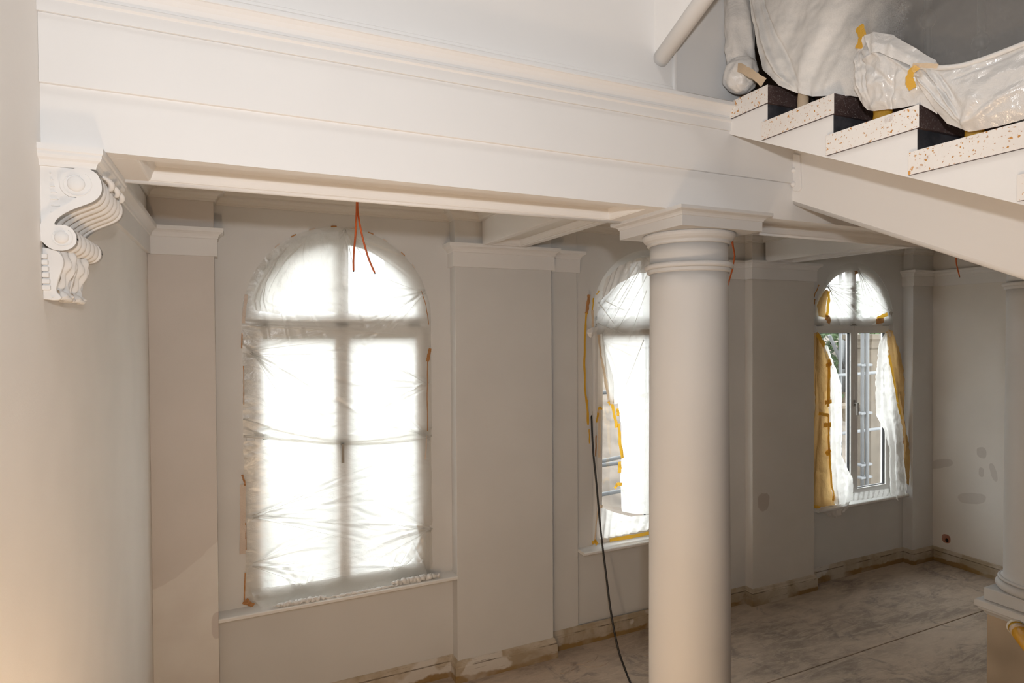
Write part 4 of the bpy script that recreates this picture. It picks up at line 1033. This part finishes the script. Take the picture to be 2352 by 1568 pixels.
loft('film_tail', [zz([(62, 1448, ky-.02), (150, 1490, ky-.04), (185, 1520, ky-.04)]), zz([(180, 1440, ky-.04), (210, 1490, ky-.06), (240, 1530, ky-.06)]), zz([(280, 1420, ky-.07), (300, 1450, ky-.08), (290, 1490, ky-.07)]), zz([(358, 1395, ky-.08), (345, 1440, ky-.09), (320, 1470, ky-.08)])], 'Y', 50, 20, 'film_sack', H2, lambda S, T: .010*np.sin(S*26+3*T), 8, .012)
for k, (pp, w, mt) in enumerate((([(92, 90), (120, 140), (150, 185)], .05, 'tape_yellow'), ([(185, 290), (182, 480), (178, 660)], .045, 'tape_yellow'), ([(160, 340), (205, 322)], .04, 'tape_yellow'), ([(150, 628), (205, 618)], .045, 'tape_yellow'),
        ([(102, 712), (150, 722), (182, 728)], .035, 'tape_yellow'), ([(182, 722), (180, 900), (190, 1080), (205, 1280), (232, 1380)], .030, 'tape_yellow'), ([(140, 805), (200, 800)], .05, 'tape_yellow'), ([(160, 1035), (195, 995)], .06, 'tape_yellow'), ([(60, 1440), (140, 1455), (232, 1452)], .03, 'tape_yellow'), ([(210, 1375), (242, 1380)], .05, 'tape_yellow'))):
    strip('tape_strip', [(*z9(a, b), ky-.030-.0000*b) for a, b in pp], 'Y', w, mt, H2, 80+k, .6)
H3 = thing('masking_curtain_right', 'loose curtain of white film and brown masking paper right of the scaffold window', 'plastic sheet', tuple(at(2065, 1150, 'Y', 2.36)))
loft('masking_paper', [zz([(630, 80, ky), (650, 250, ky-.01), (690, 440, ky-.01), (745, 740, ky-.01), (765, 950, ky-.02), (765, 1150, ky-.03), (770, 1260, ky-.03)]),
                       zz([(655, 60, ky-.01), (690, 250, ky-.04), (730, 440, ky-.05), (765, 740, ky-.04), (790, 950, ky-.05), (790, 1150, ky-.05), (790, 1260, ky-.05)]),
                       zz([(690, 70, ky), (745, 240, ky-.02), (768, 440, ky-.02), (775, 760, ky-.02), (815, 980, ky-.03), (810, 1170, ky-.04), (806, 1280, ky-.04)])], 'Y', 36, 110, 'kraft_paper', H3, lambda S, T: .010*np.sin(S*7+T*12), 6, .010)
loft('film', [zz([(628, 85, ky), (580, 150, ky-.01), (556, 460, ky-.02), (558, 720, ky-.02), (615, 840, ky-.02), (650, 980, ky-.02), (652, 1180, ky-.03), (655, 1350, ky-.05)]),
              zz([(634, 82, ky-.006), (612, 200, ky-.03), (620, 460, ky-.06), (640, 720, ky-.06), (675, 860, ky-.06), (690, 1000, ky-.06), (690, 1180, ky-.07), (720, 1395, ky-.09)]),
              zz([(640, 84, ky-.002), (652, 280, ky-.02), (690, 500, ky-.03), (740, 760, ky-.03), (760, 900, ky-.03), (768, 1060, ky-.04), (800, 1220, ky-.06), (802, 1335, ky-.07)])], 'Y', 70, 140, 'film_drape', H3, lambda S, T: .016*np.sin(S*15+T*5)*(.4+T), 7, .010)
for k, (pp, w, mt) in enumerate((([(654, 255), (690, 440), (720, 620), (750, 760)], .035, 'tape_yellow'), ([(765, 900), (768, 1130)], .014, 'tape_brown'), ([(645, 60), (665, 110)], .04, 'tape_pale'))):
    strip('tape_strip', [(*z9(a, b), ky-.045) for a, b in pp], 'Y', w, mt, H3, 95+k, .4)
loft('sill_film', [zz([(340, 1340, ky), (350, 1375, 2.33), (355, 1400, 2.295)]), zz([(500, 1320, ky), (505, 1355, 2.34), (510, 1380, 2.295)]), zz([(655, 1300, ky), (660, 1330, 2.34), (660, 1358, 2.295)])], 'Y', 60, 14, 'film_drape', H3, lambda S, T: .006*np.sin(S*50+4*T), 9, .008)

# ------------------------------------------------------------------ cables
def cable(name, pts, r, mat, label, group=None, tip=False):
    t = thing(name, label, 'cable', tuple(pts[0]), group)
    P = smooth_pts(pts, 8)
    mk('sheath', *tube(P, r, 10), mat, t, smooth=True)
    if tip:
        d = (P[-1]-P[-2]).normalized()
        mk('bare_end', *tube([P[-1], P[-1]+d*.008], r*.7, 8), 'copper_tip', t)
    return t
g = 'orange ceiling cables'
cable('hanging_cable', [(1.150, 1.30, ZC), (1.136, 1.302, 3.55), (1.132, 1.304, 3.44), (1.124, 1.30, 3.30), (1.112, 1.30, 3.18), (1.110, 1.30, 3.092)], .0055, 'cable_orange', 'left strand of the orange cable pair before the left window', g, True)
cable('hanging_cable', [(1.140, 1.31, ZC), (1.143, 1.312, 3.55), (1.139, 1.314, 3.44), (1.160, 1.31, 3.30), (1.195, 1.31, 3.17), (1.230, 1.31, 3.085)], .0055, 'cable_orange', 'right strand of the orange cable pair before the left window', g, True)
o2 = [at(u, v, 'Y', 1.4) for u, v in ((1682, 540), (1684, 565), (1687, 585), (1683, 615), (1676, 640), (1672, 655))]
cable('hanging_cable', [(o2[0][0], 1.4, ZC)] + [tuple(p) for p in o2], .0055, 'cable_orange', 'longer orange cable hanging just right of the column neck', g, True)
o3 = [at(u, v, 'Y', 1.41) for u, v in ((1680, 540), (1682, 560), (1685, 575), (1688, 588))]
cable('hanging_cable', [(o3[0][0], 1.41, ZC)] + [tuple(p) for p in o3], .0055, 'cable_orange', 'short orange cable end beside the column neck', g, True)
o4 = [at(u, v, 'Y', 1.4) for u, v in ((2196, 595), (2199, 615), (2204, 635))]
cable('hanging_cable', [(o4[0][0], 1.4, ZC)] + [tuple(p) for p in o4], .0055, 'cable_orange', 'single orange cable end hanging under the stair carriage at the right', g, True)
bp_ = [at(1358, 935, 'Y', 2.50), at(1359, 965, 'Y', 2.42), at(1362, 1030, 'Y', 2.37), at(1370, 1110, 'Y', 2.31), at(1379, 1210, 'Y', 2.23), at(1391, 1310, 'Y', 2.13), at(1404, 1410, 'Y', 2.01), at(1420, 1490, 'Y', 1.90), at(1438, 1543, 'Y', 1.82), at(1450, 1572, 'Z', .012), at(1480, 1640, 'Z', .012), at(1540, 1720, 'Z', .012)]
cable('black_cable', [tuple(p) for p in bp_], .0085, 'cable_black', 'thick black cable running from the tilted window down to the floor')

# ------------------------------------------------------------------ taped handrail by the right pedestal
hr = thing('taped_handrail', 'yellow taped handrail end beside the right pedestal', 'handrail', tuple(at(2332, 1440, 'Y', -.35)))
a0, a1, a2 = at(2334, 1440, 'Y', -.35), at(2352, 1464, 'Y', -.42), at(2420, 1548, 'Y', -.70)
mk('rail', *tube([a0, a1, a2], .040, 18, lambda t: 1.0), 'tape_yellow', hr, smooth=True)
mk('rail_end', *tube([a0+(a0-a1)*.10, a0+(a0-a1)*.02, a0+(a1-a0)*.12], .043, 18, lambda t: .72+.28*math.sin(math.pi/2*min(1, t*2))), 'rag_white', hr, smooth=True)
mk('tape_band', *tube([a0+(a1-a0)*.30, a0+(a1-a0)*.62], .0415, 18), 'tape_pale', hr, smooth=True)

# ------------------------------------------------------------------ outside
V, F = [], []
nx, ny_ = 90, 50
for j in range(ny_):
    for i in range(nx):
        x, y = -12+44*i/(nx-1), BACK+.02+24*j/(ny_-1)
        h = -.35+max(0, (y-5.0))*.30*(1/(1+max(0, y-14)*.05))
        h += .12*noise.noise(Vector((x*.7, y*.7, 0)))*min(1, (y-2.7)) + .05*noise.noise(Vector((x*2.3, y*2.3, 1)))*min(1, (y-2.7))
        V.append((x, y, h))
tag(mk('ground_outside', V, gridf(nx, ny_), 'rubble_earth', smooth=True), 'pale rubble slope outside the windows', 'ground', kind='structure')
hs = thing('distant_house', 'pale rendered house beyond the slope outside', 'building', (9.0, 16.5, 2.3))
box('house_wall', 5.5, 13.5, 16.0, 20.0, 1.5, 6.2, 'render_white', hs)
mk('house_roof', *extrude([(15.6, 6.2), (20.4, 6.2), (18.0, 8.0)], 'X', 5.2, 13.8), 'house_roof', hs)
sf = thing('scaffold', 'grey steel scaffold standing outside the right window', 'scaffold', tuple(at(1985, 1130, 'Y', 3.9)))
def px(u, Y, v=784): return at(u, v, 'Y', Y)[0]
for u, Y in ((1981, 3.9), (1992, 3.85), (1930, 4.6), (2140, 3.9)):
    x = px(u, Y); mk('standard', *tube([(x, Y, -.3), (x, Y, 5.2)], .026, 12), 'scaffold_zinc', sf, smooth=True)
for v, Y in ((838, 3.9), (948, 3.9), (1066, 3.9), (1095, 3.9)):
    z = at(1985, v, 'Y', Y)[2]; box('coupler', px(1972, Y), px(1998, Y), Y-.05, Y+.05, z-.018, z+.018, 'scaffold_zinc', sf, bevel=.01)
for z in (1.15, 2.05):
    mk('ledger', *tube([(2.0, 4.2, z-.10), (12.5, 4.2, z+.06)], .024, 10), 'scaffold_zinc', sf, smooth=True)
for u0, v0, u1, v1 in ((1905, 770, 1945, 860), (1940, 765, 1938, 900)):
    mk('brace', *tube([at(u0, v0, 'Y', 5.2), at(u1, v1, 'Y', 5.2)], .03, 10), 'scaffold_pale', sf, smooth=True)
box('plank', px(1905, 4.9), px(2010, 4.9), 4.8, 5.1, 1.42, 1.47, 'scaffold_plank', sf)
lo = thing('guard_rail', 'two grey guard rail tubes across the slope outside the middle window', 'railing', tuple(at(1400, 1130, 'Y', 3.6)))
for (v0, v1), nm in zip(((1061, 1048), (1137, 1126)), ('rail_tube', 'rail_tube')):
    p, q = at(1372, v0, 'Y', 3.5), at(1432, v1, 'Y', 3.5); d = (q-p)
    mk(nm, *tube([p-d*5, q+d*7], .022, 10), 'scaffold_zinc', lo, smooth=True)
for s in (-4.6, 6.4):
    p = at(1372, 1061, 'Y', 3.5); q = at(1432, 1048, 'Y', 3.5); b = p+(q-p)*s
    mk('rail_post', *tube([(b[0], 3.5, -.4), (b[0], 3.5, b[2]+.05)], .024, 10), 'scaffold_zinc', lo, smooth=True)
sp_ = thing('stone_pillar', 'beige sandstone pillar with moulded capital outside the right window', 'pillar', (px(2017, 4.6), 4.75, -.3))
x0, x1 = px(2001, 4.6), px(2046, 4.6)
box('pillar_shaft', x0, x1, 4.6, 5.0, -.3, at(2017, 800, 'Y', 4.6)[2], 'sandstone', sp_, bevel=.01)
zc0 = at(2017, 800, 'Y', 4.6)[2]
mk('pillar_capital', *sweep([(x0, 4.6), (x1, 4.6), (x1, 5.0), (x0, 5.0)], [(-.1, zc0), (.02, zc0), (.03, zc0+.03), (.02, zc0+.05), (.04, zc0+.12), (.08, zc0+.16), (.08, zc0+.24), (-.1, zc0+.24)], True, side=-1), 'sandstone', sp_)
def tree(label, x, y, z0, h, r, seed):
    rr = random.Random(seed)
    t = thing('tree', label, 'tree', (x, y, z0), 'trees outside')
    mk('trunk', *tube(smooth_pts([(x, y, z0), (x+.05, y, z0+h*.3), (x-.03, y+.04, z0+h*.6), (x, y, z0+h*.8)], 4), .09, 8, lambda s: 1-.6*s), 'bark', t, smooth=True)
    V, F = [], []
    for _ in range(2600):
        a, b = rr.uniform(0, 2*math.pi), math.acos(rr.uniform(-1, 1)); q = r*rr.uniform(.35, 1)**.5*(1+.25*math.sin(3*a)*math.sin(4*b))
        c = Vector((x+q*math.sin(b)*math.cos(a), y+q*math.sin(b)*math.sin(a), z0+h*.68+q*1.15*math.cos(b)))
        d1 = Vector((rr.uniform(-1, 1), rr.uniform(-1, 1), rr.uniform(-1, 1))).normalized(); d2 = d1.orthogonal().normalized()
        s = rr.uniform(.05, .10); k = len(V)
        V += [c-d1*s, c+d2*s*.6, c+d1*s, c-d2*s*.6]; F.append((k, k+1, k+2, k+3))
    f = mk('foliage', V, F, 'leaf_green', t); f['kind'] = 'stuff'
tp = at(1934, 960, 'Y', 8.0)
tree('leafy tree seen through the left pane of the right window', tp[0], 8.0, .3, 3.2, 1.05, 1)
tp = at(1955, 930, 'Y', 11.0)
tree('leafy tree farther back behind the scaffold', tp[0]+.9, 11.0, .9, 3.6, 1.2, 2)
tree('green shrub tree dimly showing through the left window film', 1.1, 4.1, -.3, 2.4, .75, 3)
